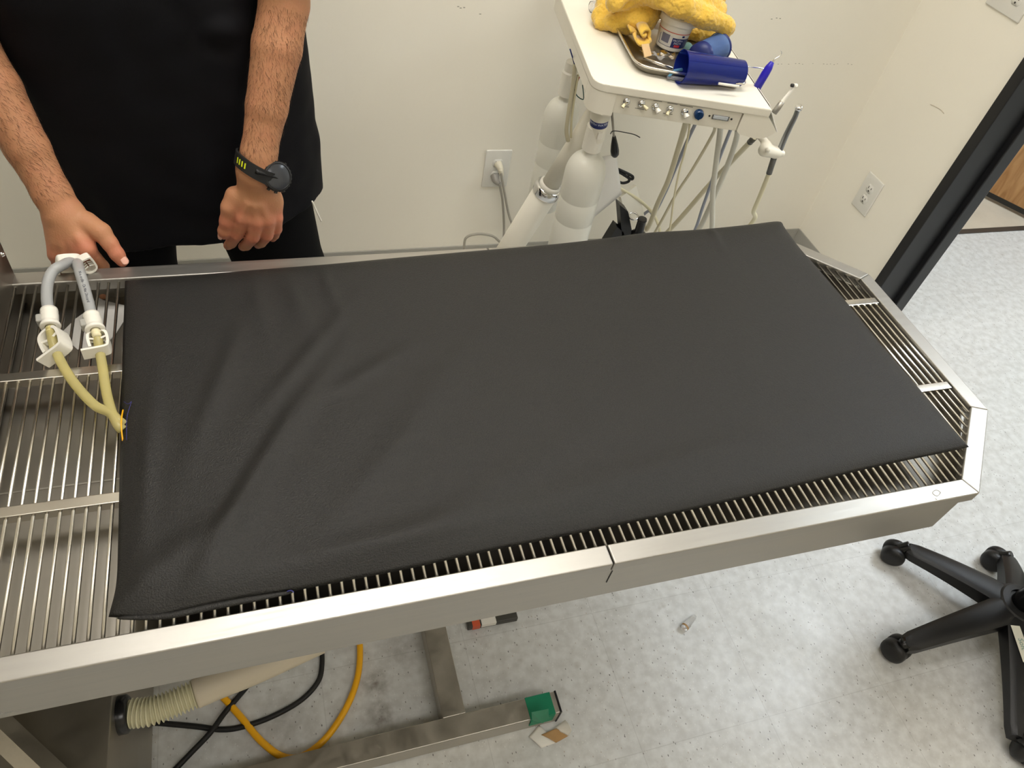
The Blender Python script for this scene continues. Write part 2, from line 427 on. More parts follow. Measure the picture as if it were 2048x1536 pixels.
# ---- signed distance sculpting
class Field:
    def __init__(s, lo, hi, h):
        s.lo = np.array(lo, float); s.h = h
        s.n = np.ceil((np.array(hi) - s.lo) / h).astype(int) + 1
        s.a = np.full(s.n, 0.05, np.float32)

    def _sub(s, lo, hi):
        i0 = np.clip(np.floor((np.array(lo) - s.lo) / s.h).astype(int), 0, s.n - 1)
        i1 = np.clip(np.ceil((np.array(hi) - s.lo) / s.h).astype(int) + 1, 1, s.n)
        ax = [s.lo[k] + np.arange(i0[k], i1[k]) * s.h for k in range(3)]
        return tuple(slice(i0[k], i1[k]) for k in range(3)), np.meshgrid(*ax, indexing='ij', sparse=True)

    def _put(s, sl, d, k, cut=False):
        A = s.a[sl]
        if cut: d = -d; A2 = -A
        else: A2 = A
        if k > 0:
            if cut: d = -d; hh = np.maximum(k - np.abs(-A - d), 0) / k; s.a[sl] = -(np.minimum(-A, d) - hh * hh * k * .25); return
            hh = np.maximum(k - np.abs(A - d), 0) / k
            s.a[sl] = np.minimum(A, d) - hh * hh * k * .25
        else:
            s.a[sl] = np.maximum(A, d) if cut else np.minimum(A, d)

    def cap(s, a, b, ra, rb, k=0.006, sq=None):
        """tapered capsule; sq=(axis vector, factor): flattened along that axis"""
        a = np.array(a, float); b = np.array(b, float); m = max(ra, rb) + k + .006
        sl, (X, Y, Z) = s._sub(np.minimum(a, b) - m, np.maximum(a, b) + m)
        ba = b - a; L = float(ba @ ba) + 1e-12
        px, py, pz = X - a[0], Y - a[1], Z - a[2]
        h = np.clip((px * ba[0] + py * ba[1] + pz * ba[2]) / L, 0, 1)
        qx, qy, qz = px - h * ba[0], py - h * ba[1], pz - h * ba[2]
        r = ra + (rb - ra) * h
        if sq:
            n = np.array(sq[0], float); n = n / np.linalg.norm(n)
            t = (qx * n[0] + qy * n[1] + qz * n[2]); e = (1 / sq[1] - 1)
            qx = qx + t * e * n[0]; qy = qy + t * e * n[1]; qz = qz + t * e * n[2]
            d = (np.sqrt(qx * qx + qy * qy + qz * qz) - r) * (sq[1] if sq[1] < 1 else 1)
        else:
            d = np.sqrt(qx * qx + qy * qy + qz * qz) - r
        s._put(sl, d.astype(np.float32), k)

    def chain(s, pts, rs, k=0.004, sq=None):
        for i in range(len(pts) - 1): s.cap(pts[i], pts[i + 1], rs[i], rs[i + 1], k, sq)

    def ell(s, c, r, rot=None, k=0.006, cut=False):
        c = np.array(c, float); r = np.array(r, float); m = r.max() + k + .006
        sl, (X, Y, Z) = s._sub(c - m, c + m)
        px, py, pz = X - c[0], Y - c[1], Z - c[2]
        if rot is not None:
            Q = np.array(rot.to_3x3()); 
            px, py, pz = (px * Q[0][0] + py * Q[1][0] + pz * Q[2][0], px * Q[0][1] + py * Q[1][1] + pz * Q[2][1], px * Q[0][2] + py * Q[1][2] + pz * Q[2][2])
        k0 = np.sqrt((px / r[0]) ** 2 + (py / r[1]) ** 2 + (pz / r[2]) ** 2)
        k1 = np.sqrt((px / r[0] ** 2) ** 2 + (py / r[1] ** 2) ** 2 + (pz / r[2] ** 2) ** 2) + 1e-9
        s._put(sl, (k0 * (k0 - 1) / k1).astype(np.float32), k, cut)

    def merge(s, o, k):
        s._put(tuple(slice(0, n) for n in s.n), o.a, k)

    def mesh(s, name, disp=None):
        g = openvdb.FloatGrid(0.05); g.copyFromArray(s.a, tolerance=0.0)
        p, t, q = g.convertToPolygons(isovalue=0.0, adaptivity=0.0)
        p = np.asarray(p) * s.h + s.lo
        me = bpy.data.meshes.new(name)
        me.from_pydata([tuple(x) for x in p], [], [tuple(x) for x in t] + [tuple(x) for x in q])
        me.validate(); me.update()
        return me


def clean_sdf(o, it=2):
    bm = bmesh.new(); bm.from_mesh(o.data); bmesh.ops.recalc_face_normals(bm, faces=bm.faces)
    for _ in range(it): bmesh.ops.smooth_vert(bm, verts=bm.verts, factor=.5, use_axis_x=True, use_axis_y=True, use_axis_z=True)
    for f in bm.faces: f.smooth = True
    bm.to_mesh(o.data); bm.free()


# ================================================================== the room
def box_obj(name, x0, x1, y0, y1, z0, z1, m, parent=None, bev=0, smooth=False):
    bm = bmesh.new(); bx(bm, x0, x1, y0, y1, z0, z1, bev); return from_bm(name, bm, m, parent, smooth)


struct(box_obj('floor', -3.2, 3.4, -2.6, 1.50, -0.05, 0.0, M['floor']))
struct(box_obj('floor_hall', 0.86, 3.4, 1.50, 3.4, -0.05, -0.001, M['hallfloor']))
struct(box_obj('ceiling', -3.2, 3.4, -2.6, 3.4, CEIL, CEIL + .05, M['white']))


def wall_back():
    m = M['wall'].copy(); m.name = 'scuffed_wall'; nt = m.node_tree; b = nt.nodes['Principled BSDF']
    tc = nt.nodes.new('ShaderNodeTexCoord'); L = nt.links.new
    # faint scuffs: a thin broken line and a few smudges
    n = nt.nodes.new('ShaderNodeTexNoise'); n.inputs['Scale'].default_value = 9; n.inputs['Detail'].default_value = 10; n.inputs['Roughness'].default_value = .75
    mp = nt.nodes.new('ShaderNodeMapping'); mp.inputs['Scale'].default_value = (1.3, 1, 2.2); L(tc.outputs['Object'], mp.inputs[0]); L(mp.outputs[0], n.inputs['Vector'])
    mr = nt.nodes.new('ShaderNodeMapRange'); mr.inputs[1].default_value = .66; mr.inputs[2].default_value = .78; mr.inputs[3].default_value = 0; mr.inputs[4].default_value = .5; L(n.outputs['Fac'], mr.inputs[0])
    old = b.inputs['Base Color'].links[0].from_socket
    mx = nt.nodes.new('ShaderNodeMix'); mx.data_type = 'RGBA'; L(mr.outputs[0], mx.inputs[0]); L(old, mx.inputs[6]); mx.inputs[7].default_value = srgb(150, 146, 134)
    L(mx.outputs[2], b.inputs['Base Color'])
    return m


M['wall2'] = wall_back()
struct(box_obj('wall_back', -3.2, WX + .14, WY, WY + .1, 0, CEIL, M['wall2']))
FY = 0.996 + .035     # far side of the door frame
struct(box_obj('wall_right', WX, WX + .12, FY - .02, WY, 0, CEIL, M['wall']))
struct(box_obj('wall_right_near', WX, WX + .12, -2.6, 0.05, 0, CEIL, M['wall']))
struct(box_obj('wall_left', -3.2, -3.1, -2.6, WY, 0, CEIL, M['wall']))
struct(box_obj('wall_front', -3.2, 3.4, -2.7, -2.6, 0, CEIL, M['wall']))
struct(box_obj('wall_hall_right', 3.4, 3.5, -2.6, 3.4, 0, CEIL, M['wall']))
struct(box_obj('wall_hall_back', 0.8, 3.4, 3.4, 3.5, 0, CEIL, M['wall']))
struct(box_obj('wall_over_door', WX, WX + .12, 0.05, FY - .02, 2.12, CEIL, M['wall']))
# vinyl cove base
struct(box_obj('baseboard_back', -3.1, WX - .003, WY - .004, WY, 0, .102, M['skirt_grey'], bev=.0015))
struct(box_obj('baseboard_right', WX - .004, WX, FY, WY - .004, 0, .102, M['skirt_grey'], bev=.0015))
# black hollow metal door frame: face, reveal, stop and the open leaf edge
bm = bmesh.new()
bx(bm, WX - .012, WX + .085, 0.996, FY, 0, 2.12, .002)
bx(bm, WX + .085, WX + .132, 0.978, FY, 0, 2.12, .003)
fr = struct(from_bm('door_frame', bm, M['frame'])); fr.name = 'trim_1'
bm = bmesh.new()
bx(bm, WX - .012, WX + .132, 0.05, .09, 0, 2.12, .002); bx(bm, WX - .012, WX + .132, 0.05, FY, 2.08, 2.14, .002)
struct(from_bm('trim_2', bm, M['frame']))
# threshold strip and the wood door standing open across the hall
bm = bmesh.new(); bx(bm, .86, 3.4, 1.478, 1.506, 0, .004, .001); struct(from_bm('trim_3', bm, mat('bronze_strip', srgb(62, 56, 50), .5)))
a = hz(1960, 386, .012); b_ = hz(2048, 430, .012); d = (b_ - a).normalized(); a2 = a - d * .35; b2 = a + d * .55; nn = Vector((-d.y, d.x, 0)) * .04
bm = bmesh.new(); prism(bm, [a2, b2, b2 + nn, a2 + nn], .015, 2.08, .002)
do = struct(from_bm('door_1', bm, M['wood']))
bm = bmesh.new(); prism(bm, [a2 - nn * .05, b2 - nn * .05, b2, a2], .013, .035, .0005); from_bm('door_sweep', bm, M['dark'], None).parent = do

# marks on the walls and on the rim
bm = bmesh.new(); rgm = random.Random(11); wb = [o for o in COL.objects if o.name == 'wall_back'][0]
for u in range(1556, 1705, 7):
    if rgm.random() < .3: continue
    p = hy(u, 128 + rgm.uniform(-1, 1), WY); bx(bm, p.x - .0015, p.x + rgm.uniform(.0005, .003), WY - .0003, WY, p.z - .0007, p.z + .0007)
for u, v_ in ((916, 13), (921, 16), (928, 15), (1543, 38), (1553, 36), (1560, 37), (960, 28)):
    p = hy(u, v_, WY); bx(bm, p.x - .002, p.x + .003, WY - .0003, WY, p.z - .0012, p.z + .0010)
o = from_bm('scuff_marks', bm, mat('scuff', srgb(168, 163, 150), .8)); o.parent = wb
bm = bmesh.new(); wr = [o for o in COL.objects if o.name == 'wall_right'][0]
mk = [hx(u, v_, WX - .0003) for u, v_ in ((1861, 209), (1868, 212), (1876, 216), (1883, 221), (1888, 227))]; tube(bm, mk, .0011, 5)
o = from_bm('scuff_marks', bm, mat('scuff_dark', srgb(200, 190, 172), .8)); o.parent = wr
# ceiling lights; the pair in front of the table is added fill
for i, (x0, x1, y0, y1, c, st) in enumerate(LIGHTS):
    r = root('ceiling_light', ['white ceiling panel light over the left half of the steel table', 'square ceiling panel light over the middle of the steel table',
                               'unseen panel light added as wall fill in front of the steel table, nearer the door', 'unseen panel light added as wall fill in front of the steel table, farther from the door', 'cool white ceiling panel light in the hall outside the door'][i], 'ceiling light', ((x0 + x1) / 2, (y0 + y1) / 2, CEIL))
    bm = bmesh.new()
    for q in ((x0 - .03, x1 + .03, y0 - .03, y0), (x0 - .03, x1 + .03, y1, y1 + .03), (x0 - .03, x0, y0, y1), (x1, x1 + .03, y0, y1)): bx(bm, *q, CEIL - .02, CEIL)
    from_bm('frame', bm, M['white'], r)
    em = mat('panel_glow_%d' % i, (1, 1, 1, 1), .5, emit=c + (1,), estr=st)
    box_obj('diffuser', x0, x1, y0, y1, CEIL - .012, CEIL - .004, em, r)

# ------------------------------------------------------------------ wall outlets
def outlet_plate(name, label, fx, gangs=1, plug=(), size=(.079, .124)):
    """fx(a, z, h): local a along the wall, z up, h out of the wall -> world"""
    r = root(name, label, 'outlet', fx(0, 0, 0))
    W = size[0] + (gangs - 1) * .046; H = size[1]
    bm = bmesh.new(); vs = bx(bm, -W / 2, W / 2, -H / 2, H / 2, 0, .006, .0028, 3)
    for v in bm.verts: v.co = Vector(fx(v.co.x, v.co.y, v.co.z))
    from_bm('cover_plate', bm, M['plate'], r, True)
    for g in range(gangs):
        ax = (g - (gangs - 1) / 2) * .046
        for k, dz in enumerate((.0195, -.0195)):
            bm = bmesh.new(); lathe(bm, [(0, .0075), (.0155, .0075), (.0168, .006)], seg=28)
            for v in bm.verts: v.co = Vector(fx(ax + v.co.x, dz + max(-.0135, min(.0135, v.co.y)), v.co.z))
            rcp = from_bm('receptacle', bm, M['plate'], r, False)
            bm = bmesh.new()
            for sx_, hh in ((-.0064, .008), (.0064, .0065)): bx(bm, ax + sx_ - .0011, ax + sx_ + .0011, dz + .0035 - hh / 2, dz + .0035 + hh / 2, .0074, .0079)
            bx(bm, ax - .0022, ax + .0022, dz - .0095, dz - .005, .0074, .0079)
            for v in bm.verts: v.co = Vector(fx(*v.co))
            from_bm('slots', bm, M['dark'], rcp)
        bm = bmesh.new(); lathe(bm, [(0, .0075), (.0025, .007), (.003, .006)], seg=12)
        for v in bm.verts: v.co = Vector(fx(ax + v.co.x, v.co.y, v.co.z))
        from_bm('screw', bm, M['plate'], r)
    return r


c1 = (hy(971.5, 300, WY) + hy(1015, 372, WY)) / 2 + Vector((.0, 0, 0))
c1 = (hy(972, 299.5, WY) + hy(1021.5, 298, WY) + hy(965.5, 373, WY) + hy(1012, 371, WY)) / 4
outlet_plate('wall_outlet', 'white duplex wall outlet with two cords plugged in, on the back wall', lambda a, z, h: (c1.x + a, WY - h, c1.z + z))
q = [hx(1660 + a_ / 10.97, 320 + b_ / 10.97, WX) for a_, b_ in ((880, 235), (1215, 520), (500, 955), (790, 1260))]
c2 = (q[0] + q[1] + q[2] + q[3]) / 4
outlet_plate('wall_outlet', 'empty white duplex wall outlet low on the wall by the black door frame', lambda a, z, h: (WX - h, c2.y - a, c2.z + z))
e1 = hx(1976, 7, WX); e2 = hx(2034, 46, WX)
outlet_plate('wall_outlet', 'wide double white outlet plate cut by the top right of the view', lambda a, z, h: (WX - h, (e1.y + e2.y) / 2 - a, (e1.z + e2.z) / 2 + .062 + z), gangs=2)

# cords at the back wall outlet
tr = root('power_cord', 'light grey power cord plugged into the upper socket beside the dental cart', 'cord', (c1.x, WY, c1.z + .0195))
bm = bmesh.new()
pts = [hy(1001, 341, WY - .045), hy(1008, 380, WY - .05), hy(1018, 430, WY - .05), hy(1032, 470, WY - .07), hy(1045, 520, WY - .1)]
tube(bm, pts, .0036, 8); from_bm('cable', bm, M['grey_cord'], tr)
bm = bmesh.new(); tube(bm, [(c1.x, WY - .008, c1.z + .0195), (c1.x + .003, WY - .026, c1.z + .014), (c1.x + .006, WY - .04, c1.z + .0)], .011, 10, rfun=lambda t: .0125 - .0065 * t)
tube(bm, [Vector((c1.x + .006, WY - .04, c1.z)), pts[0], pts[0] + (pts[1] - pts[0]) * .1], .005, 8); from_bm('plug', bm, mat('cream_plug', srgb(214, 208, 188), .4), tr)
tr = root('power_cord', 'grey power cord plugged into the lower socket and looping along the floor', 'cord', (c1.x, WY, c1.z - .0195))
bm = bmesh.new()
pts = [hy(999, 368, WY - .035), hy(1005, 400, WY - .03), hy(1008, 450, WY - .03), hy(1007, 490, WY - .05)]
tube(bm, pts, .0038, 8)
tube(bm, [hy(928, 500, WY - .05), hy(932, 476, WY - .05), hy(955, 468, WY - .05), hy(985, 472, WY - .05), hy(1004, 486, WY - .05), hy(1012, 470, WY - .05), hy(1030, 440, WY - .05), hy(1058, 415, WY - .04), hy(1090, 405, WY - .04)], .004, 8)
from_bm('cable', bm, M['grey_cord'], tr)
bm = bmesh.new(); tube(bm, [(c1.x - .004, WY - .008, c1.z - .0195), (c1.x - .004, WY - .024, c1.z - .028), hy(999, 368, WY - .035)], .012, 10, rfun=lambda t: .0135 - .0075 * t)
from_bm('plug', bm, mat('grey_plug', srgb(150, 146, 138), .4), tr)

# ================================================================== the wet table
table = root('wet_table', 'long stainless steel wet table with clipped corners under the dark mat', 'table', (-.78, .33, 0))
CH = 0.1495
RW = 0.0298
SEAM = -0.7807
XL = -2.35
outer = [(XL, 0), (-CH, 0), (0, CH), (0, TW - CH), (-CH, TW), (XL, TW)]
inn = CH + RW * .414 * 0
k_ = RW * math.tan(math.radians(22.5))
inner = [(XL, RW), (-CH - k_, RW), (-RW, CH + k_), (-RW, TW - CH - k_), (-CH - k_, TW - RW), (XL, TW - RW)]
LIP0 = TH - .021


def rim_piece(poly, name='rim'):
    bm = bmesh.new(); prism(bm, poly, LIP0, TH, .0022, 3)
    return from_bm(name, bm, M['steel_rim'], table, True)


def autosm(o, ang=35):
    for p in o.data.polygons: p.use_smooth = True
    try: o.data.set_sharp_from_angle(angle=math.radians(ang))
    except Exception: pass
    wn = o.modifiers.new('face_weighted', 'WEIGHTED_NORMAL'); wn.keep_sharp = True; wn.weight = 90


for poly in ([(XL, 0), (SEAM - .0008, 0), (SEAM - .0008, RW), (XL, RW)],
             [(SEAM + .0008, 0), outer[1], inner[1], (SEAM + .0008, RW)],
             [outer[1], outer[2], inner[2], inner[1]], [outer[2], outer[3], inner[3], inner[2]], [outer[3], outer[4], inner[4], inner[3]],
             [(SEAM + .0008, TW - RW), inner[4], outer[4], (SEAM + .0008, TW)],
             [(XL, TW - RW), (SEAM - .0008, TW - RW), (SEAM - .0008, TW), (XL, TW)]):
    autosm(rim_piece(poly))
bm = bmesh.new(); tube(bm, [hz(u, v_, TH + .0001) for u, v_ in ((1865, 986), (1872, 980), (1881, 985), (1874, 992))], .0006, 6, n=3, closed=True); tube(bm, [hz(1870, 997, TH), hz(1874, 999, TH)], .0007, 6)
from_bm('dent_mark', bm, M['steel_dull'], table)
# basin: outer skirt and inner floor
BZ = 0.621
INS = .026
bpoly = [(XL, .0015), (-CH - INS, .0015), (-INS, CH + INS), (-INS, TW - CH - INS), (-CH - INS, TW - .0015), (XL, TW - .0015)]
bm = bmesh.new()
n = len(bpoly)
cc = Vector((-1.0, TW / 2, 0))
def insetp(d):
    out = []
    for i in range(n):
        p = Vector((*bpoly[i], 0)); a_ = Vector((*bpoly[i - 1], 0)); c_ = Vector((*bpoly[(i + 1) % n], 0))
        n1 = (p - a_).normalized(); n2 = (c_ - p).normalized(); n1 = Vector((-n1.y, n1.x, 0)); n2 = Vector((-n2.y, n2.x, 0))
        bis = (n1 + n2).normalized(); out.append(p + bis * (d / max(.3, bis.dot(n1))))
    return out
inn_ = insetp(.0025)
T0 = [bm.verts.new((x, y, LIP0 + .003)) for x, y in bpoly]; B0 = [bm.verts.new((x, y, BZ)) for x, y in bpoly]
BF = .655
T1 = [bm.verts.new((p.x, p.y, LIP0 + .003)) for p in inn_]; B1 = [bm.verts.new((p.x, p.y, BF)) for p in inn_]
for i in range(n):
    j = (i + 1) % n
    bm.faces.new((B0[i], B0[j], T0[j], T0[i])); bm.faces.new((T1[i], T1[j], B1[j], B1[i])).material_index = 1; bm.faces.new((T0[i], T0[j], T1[j], T1[i]))
bm.faces.new(B0[::-1]); bm.faces.new(B1).material_index = 1
from_bm('basin', bm, None, table, mats=[M['steel_skirt'], mat('dull_basin_steel', (0.27, 0.25, 0.215, 1), 0.42, 1.0, noise=0.2, nscale=8, bump=0.1, bscale=50, rvar=0.08)])  # inner walls and floor in a darker, duller steel than the skirt
# dark worn seam across the skirt
bm = bmesh.new(); bx(bm, SEAM + .003, SEAM + .0042, .0006, .0016, TH - .055, LIP0); from_bm('skirt_seam', bm, M['dark'], table)
# shallow bend line across the basin floor
bm = bmesh.new(); bx(bm, XL + .01, -.20, .285, .2875, BF, BF + .0009); from_bm('basin_bend', bm, M['steel_dull'], table)
# splash panel at the head
bm = bmesh.new(); bx(bm, -1.90, -1.553, .25, TW + .001, BF + .001, 1.15, .006, 3); autosm(from_bm('splash_panel', bm, M['steel_dull'], table))
bm = bmesh.new(); s0 = hx(4, 508, -1.553); lathe(bm, [(0, .004), (.003, .0035), (.0045, 0)], axis_mtx(s0, (1, 0, 0)), 14); from_bm('screw', bm, M['chrome'], table, True)
# floor frame: rail, cross tube and uprights
ry0 = .011; ry1 = .053; rz = .06
bm = bmesh.new(); bx(bm, -1.470, -.712, ry0, ry1, .004, rz, .002); autosm(from_bm('floor_rail', bm, M['base_steel'], table))
bm = bmesh.new(); bx(bm, -2.2, -.712, TW - ry1, TW - ry0, .004, rz, .002); autosm(from_bm('floor_rail', bm, M['base_steel'], table))
bm = bmesh.new(); bx(bm, -.9445, -.898, ry1, TW - ry1, .006, rz - .001, .002); autosm(from_bm('cross_tube', bm, M['base_steel'], table))
for yy in (ry0, TW - ry1):
    bm = bmesh.new(); bx(bm, -.7125, -.7085, yy - .001, yy + .043, .003, rz + .001, .001); from_bm('end_cap', bm, M['black'], table)
bm = bmesh.new()
bx(bm, -1.75, -1.68, .26, .40, .05, BZ); autosm(from_bm('upright', bm, M['base_steel'], table))
bm = bmesh.new(); tube(bm, [hz(-40, 1420, .345), hz(120, 1572, .345)], .020, 4, raw=True, flat=.5)
for f in bm.faces: f.smooth = False
from_bm('brace', bm, M['base_steel'], table)

# grates: two lift-out racks of round rods
RZ = TH - .0075
rod_x0 = hz(238, 560.8, RZ).x
PITCH = 0.014575
CB = (.2155, .4415)


def yspan(x):
    a_, b_ = RW - .004, TW - RW + .004
    if x > -CH - k_:
        d_ = x - (-CH - k_); a_ += d_; b_ -= d_
    return a_, b_


def grate(label, xa, xb):
    r = root('grate', label, 'grate', ((xa + xb) / 2, TW / 2, RZ))
    k0 = math.ceil((xa - .006 - rod_x0) / PITCH) if xa > -1.5 else math.ceil((xa - rod_x0) / PITCH); k1 = math.floor((xb + .005 - rod_x0) / PITCH)
    for k in range(k0, k1 + 1):
        x = rod_x0 + k * PITCH; a_, b_ = yspan(x)
        bm = bmesh.new(); tube(bm, [(x, a_, RZ), (x, b_, RZ)], .0022, 10, raw=True); from_bm('rod', bm, M['rod'], r)
    for yc in CB:
        bm = bmesh.new(); bx(bm, xa - .004, min(xb + .004, -RW - .001), yc - .008, yc + .008, TH - .016, TH - .001, .0014); autosm(from_bm('crossbar', bm, M['rod'], r))
    return r


grate('steel rod grate at the left end of the table, bare beside the mat', -1.64, SEAM - .006)
grate('steel rod grate at the clipped right end of the table', SEAM + .004, -RW - .008)

# housing under the table, with hose port
hs = root('steel_housing', 'grey steel housing under the left end of the table', 'housing', (-1.62, .16, 0))
bm = bmesh.new(); bx(bm, -1.78, -1.474, -.05, .50, .006, .31, .003); autosm(from_bm('body', bm, M['steel_dull'], hs))
hp0 = hx(238, 1431, -1.474)
bm = bmesh.new(); lathe(bm, [(.030, 0), (.030, .012), (.026, .016), (.02, .016)], axis_mtx((-1.4745, hp0.y, hp0.z), (1, 0, 0)), 28); from_bm('hose_port', bm, M['black_gloss'], hs, True)
def resample(P, n):
    P = catmull(P, 10); S = [0]
    for a_, b_ in zip(P, P[1:]): S.append(S[-1] + (b_ - a_).length)
    out = []
    for i in range(n + 1):
        s_ = S[-1] * i / n; j = max(0, min(len(S) - 2, np.searchsorted(S, s_) - 1)); t = (s_ - S[j]) / max(1e-9, S[j + 1] - S[j])
        out.append(P[j].lerp(P[j + 1], t))
    return out


# ribbed hose
hr = root('drain_hose', 'cream ribbed hose running from the steel housing under the table', 'hose', (-1.45, hp0.y, hp0.z))
path = [Vector((-1.462, hp0.y, hp0.z)), hz(310, 1420, hp0.z), hz(395, 1386, hp0.z)]
P = resample(path, 240)
L_ = 0; S = [0]
for a_, b_ in zip(P, P[1:]): L_ += (b_ - a_).length; S.append(L_)
bm = bmesh.new(); NR = 17
tube(bm, P, .02, 20, raw=True, rfun=lambda t: .0205 + .0028 * math.cos(t * NR * 2 * math.pi)); from_bm('ribbed_section', bm, mat('cream_ribbed', srgb(205, 200, 168), .45), hr)
bm = bmesh.new(); tube(bm, [hz(390, 1388, hp0.z), hz(440, 1367, hp0.z), hz(520, 1335, hp0.z), hz(640, 1280, hp0.z)], .024, 20, rfun=lambda t: .024); from_bm('smooth_section', bm, mat('beige_duct', srgb(186, 176, 156), .5), hr)

# cords on the floor
def cord(label, pts, r, m, z=.006, nm='power_cord'):
    bm = bmesh.new(); tube(bm, [hz(u, v, z if len(q_) == 0 else q_[0]) for (u, v, *q_) in pts], r, 10, n=10)
    o = from_bm(nm, bm, m); tag(o, label, 'cord'); return o


cord('black power cord curling on the floor under the front edge of the table', [(190, 1490), (232, 1470), (262, 1453), (300, 1446), (350, 1449), (400, 1454), (440, 1459), (480, 1455), (540, 1435), (600, 1402), (635, 1365), (644, 1330), (642, 1290), (630, 1240)], .0052, M['black_rubber'])
cord('straight black power cord crossing over the yellow one on the floor', [(520, 1340), (490, 1378), (450, 1425, .012), (420, 1466, .019), (380, 1508, .01), (340, 1550)], .0052, M['black_rubber'])
cord('yellow extension cord looping on the floor under the table', [(400, 1350), (440, 1388), (480, 1432), (520, 1480), (562, 1512), (600, 1514), (640, 1488), (672, 1450), (700, 1400), (716, 1350), (720, 1298), (715, 1240)], .0066, M['yellow_cord'], z=.0075)

# green tape and torn paper on the rail end
gt = root('green_tape', 'green tape wrapped round the end of the floor rail', 'tape', (-.75, .03, rz))
bm = bmesh.new(); tx0 = hz(1053, 1410, rz).x; tx1 = hz(1103, 1398, rz).x
bx(bm, tx0, tx1, ry0 - .0008, ry1 + .0008, rz - .012, rz + .0007, .0004); bx(bm, tx0 + .002, tx1 - .001, ry0 - .0016, ry0 - .0008, .024, rz - .006)
from_bm('tape_band', bm, M['green_tape'], gt)
bm = bmesh.new(); pp = [hy(1064, 1428, -.0), hy(1099, 1424, -.0), hy(1098, 1438, .002), hy(1086, 1449, .001), hy(1066, 1447, .001)]
f0 = [bm.verts.new((p.x, p.y + .004 + .003 * math.sin(i * 2), p.z)) for i, p in enumerate(pp)]; bm.faces.new(f0)
thicken(bm, bm.faces[:], .0008)
from_bm('loose_flap', bm, M['green_tape'], gt)

pr = root('torn_paper', 'crumpled white paper scrap with brown print on the floor below the green tape', 'paper', hz(1100, 1470, 0))
def curved_sheet(bm, P4, bulge, nu=8, nv=8, th=.0006, up=(0, 0, 1), off=0.001):
    g = [[None] * (nv + 1) for _ in range(nu + 1)]; up = Vector(up)
    for i in range(nu + 1):
        for j in range(nv + 1):
            s_, t_ = i / nu, j / nv
            p = P4[0] * (1 - s_) * (1 - t_) + P4[1] * s_ * (1 - t_) + P4[2] * s_ * t_ + P4[3] * (1 - s_) * t_
            g[i][j] = bm.verts.new(p + up * (off + bulge(s_, t_)))
    fs = []
    for i in range(nu):
        for j in range(nv): fs.append(bm.faces.new((g[i][j], g[i + 1][j], g[i + 1][j + 1], g[i][j + 1])))
    thicken(bm, fs, th)
bm = bmesh.new(); P4 = [hz(1057, 1474, 0), hz(1082, 1497, 0), hz(1112, 1486, 0), hz(1078, 1450, 0)]
curved_sheet(bm, P4, lambda s_, t_: .004 * math.sin(s_ * 3) + .006 * t_ * (1 - t_)); from_bm('white_sheet', bm, M['paper'], pr, True)
bm = bmesh.new(); P4 = [hz(1082, 1470, .006), hz(1112, 1486, .004), hz(1139, 1470, .006), hz(1112, 1458, .01)]
curved_sheet(bm, P4, lambda s_, t_: .003 * math.sin(s_ * 3 + t_ * 2)); from_bm('brown_print', bm, M['kraft'], pr, True)
bm = bmesh.new(); P4 = [hz(1104, 1460, .002), hz(1136, 1473, .002), hz(1143, 1462, .03), hz(1130, 1440, .028)]
curved_sheet(bm, P4, lambda s_, t_: .006 * math.sin(s_ * 3)); from_bm('curled_edge', bm, M['paper'], pr, True)

# small things on the floor
bmk = root('marker_box', 'small dark grey bar with orange and white bands on the floor beyond the table', 'tool', hz(985, 1245, 0))
a = hz(935, 1262, .0); b_ = hz(1034, 1243, .0); dd = (b_ - a); ln = dd.length; dd.normalize(); mt = Matrix(((dd.x, -dd.y, 0, a.x), (dd.y, dd.x, 0, a.y), (0, 0, 1, 0), (0, 0, 0, 1)))
bm = bmesh.new(); bx(bm, 0, ln, 0, .04, .001, .018, .002, mtx=mt); from_bm('case', bm, mat('dark_grey', srgb(62, 61, 56), .5), bmk)
bm = bmesh.new(); bx(bm, ln * .09, ln * .24, -.0005, .0405, .002, .0185, mtx=mt); from_bm('orange_band', bm, M['orange'], bmk)
bm = bmesh.new(); bx(bm, ln * .27, ln * .56, -.0005, .0405, .006, .0185, mtx=mt); from_bm('label', bm, M['paper'], bmk)
cp = root('specimen_vial', 'small clear plastic cap lying on the bare floor tiles', 'cap', hz(1378, 1245, 0))
a = hz(1368, 1256, .009); b_ = hz(1390, 1232, .009)
bm = bmesh.new(); L0 = (b_ - a).length; lathe(bm, [(.0, 0), (.009, 0), (.009, L0 * .35), (.0075, L0 * .4), (.006, L0 * .9), (.004, L0), (0, L0)], axis_mtx(a, b_ - a), 20); from_bm('shell', bm, M['clear'], cp, True)
bm = bmesh.new(); lathe(bm, [(.0093, .001), (.0093, .006)], axis_mtx(a, b_ - a), 20); from_bm('base_ring', bm, M['kraft'], cp, True)

# paper on the basin floor under the grate
pz = BF + .0005
ps = [hz(u, v, pz) for u, v in ((122, 668), (150, 640), (180, 618), (195, 595), (208, 602), (250, 612), (250, 640), (233, 667), (212, 690), (155, 700), (142, 688))]
bm = bmesh.new(); prism(bm, [(p.x, p.y) for p in ps], pz, pz + .0015)
tag(from_bm('paper_sheet', bm, M['paper']), 'creased white paper lying in the basin under the grate rods', 'paper')

# ================================================================== the mat
def edge_curve(pts, zf):
    return [hz(u, v, zf) for u, v in pts]


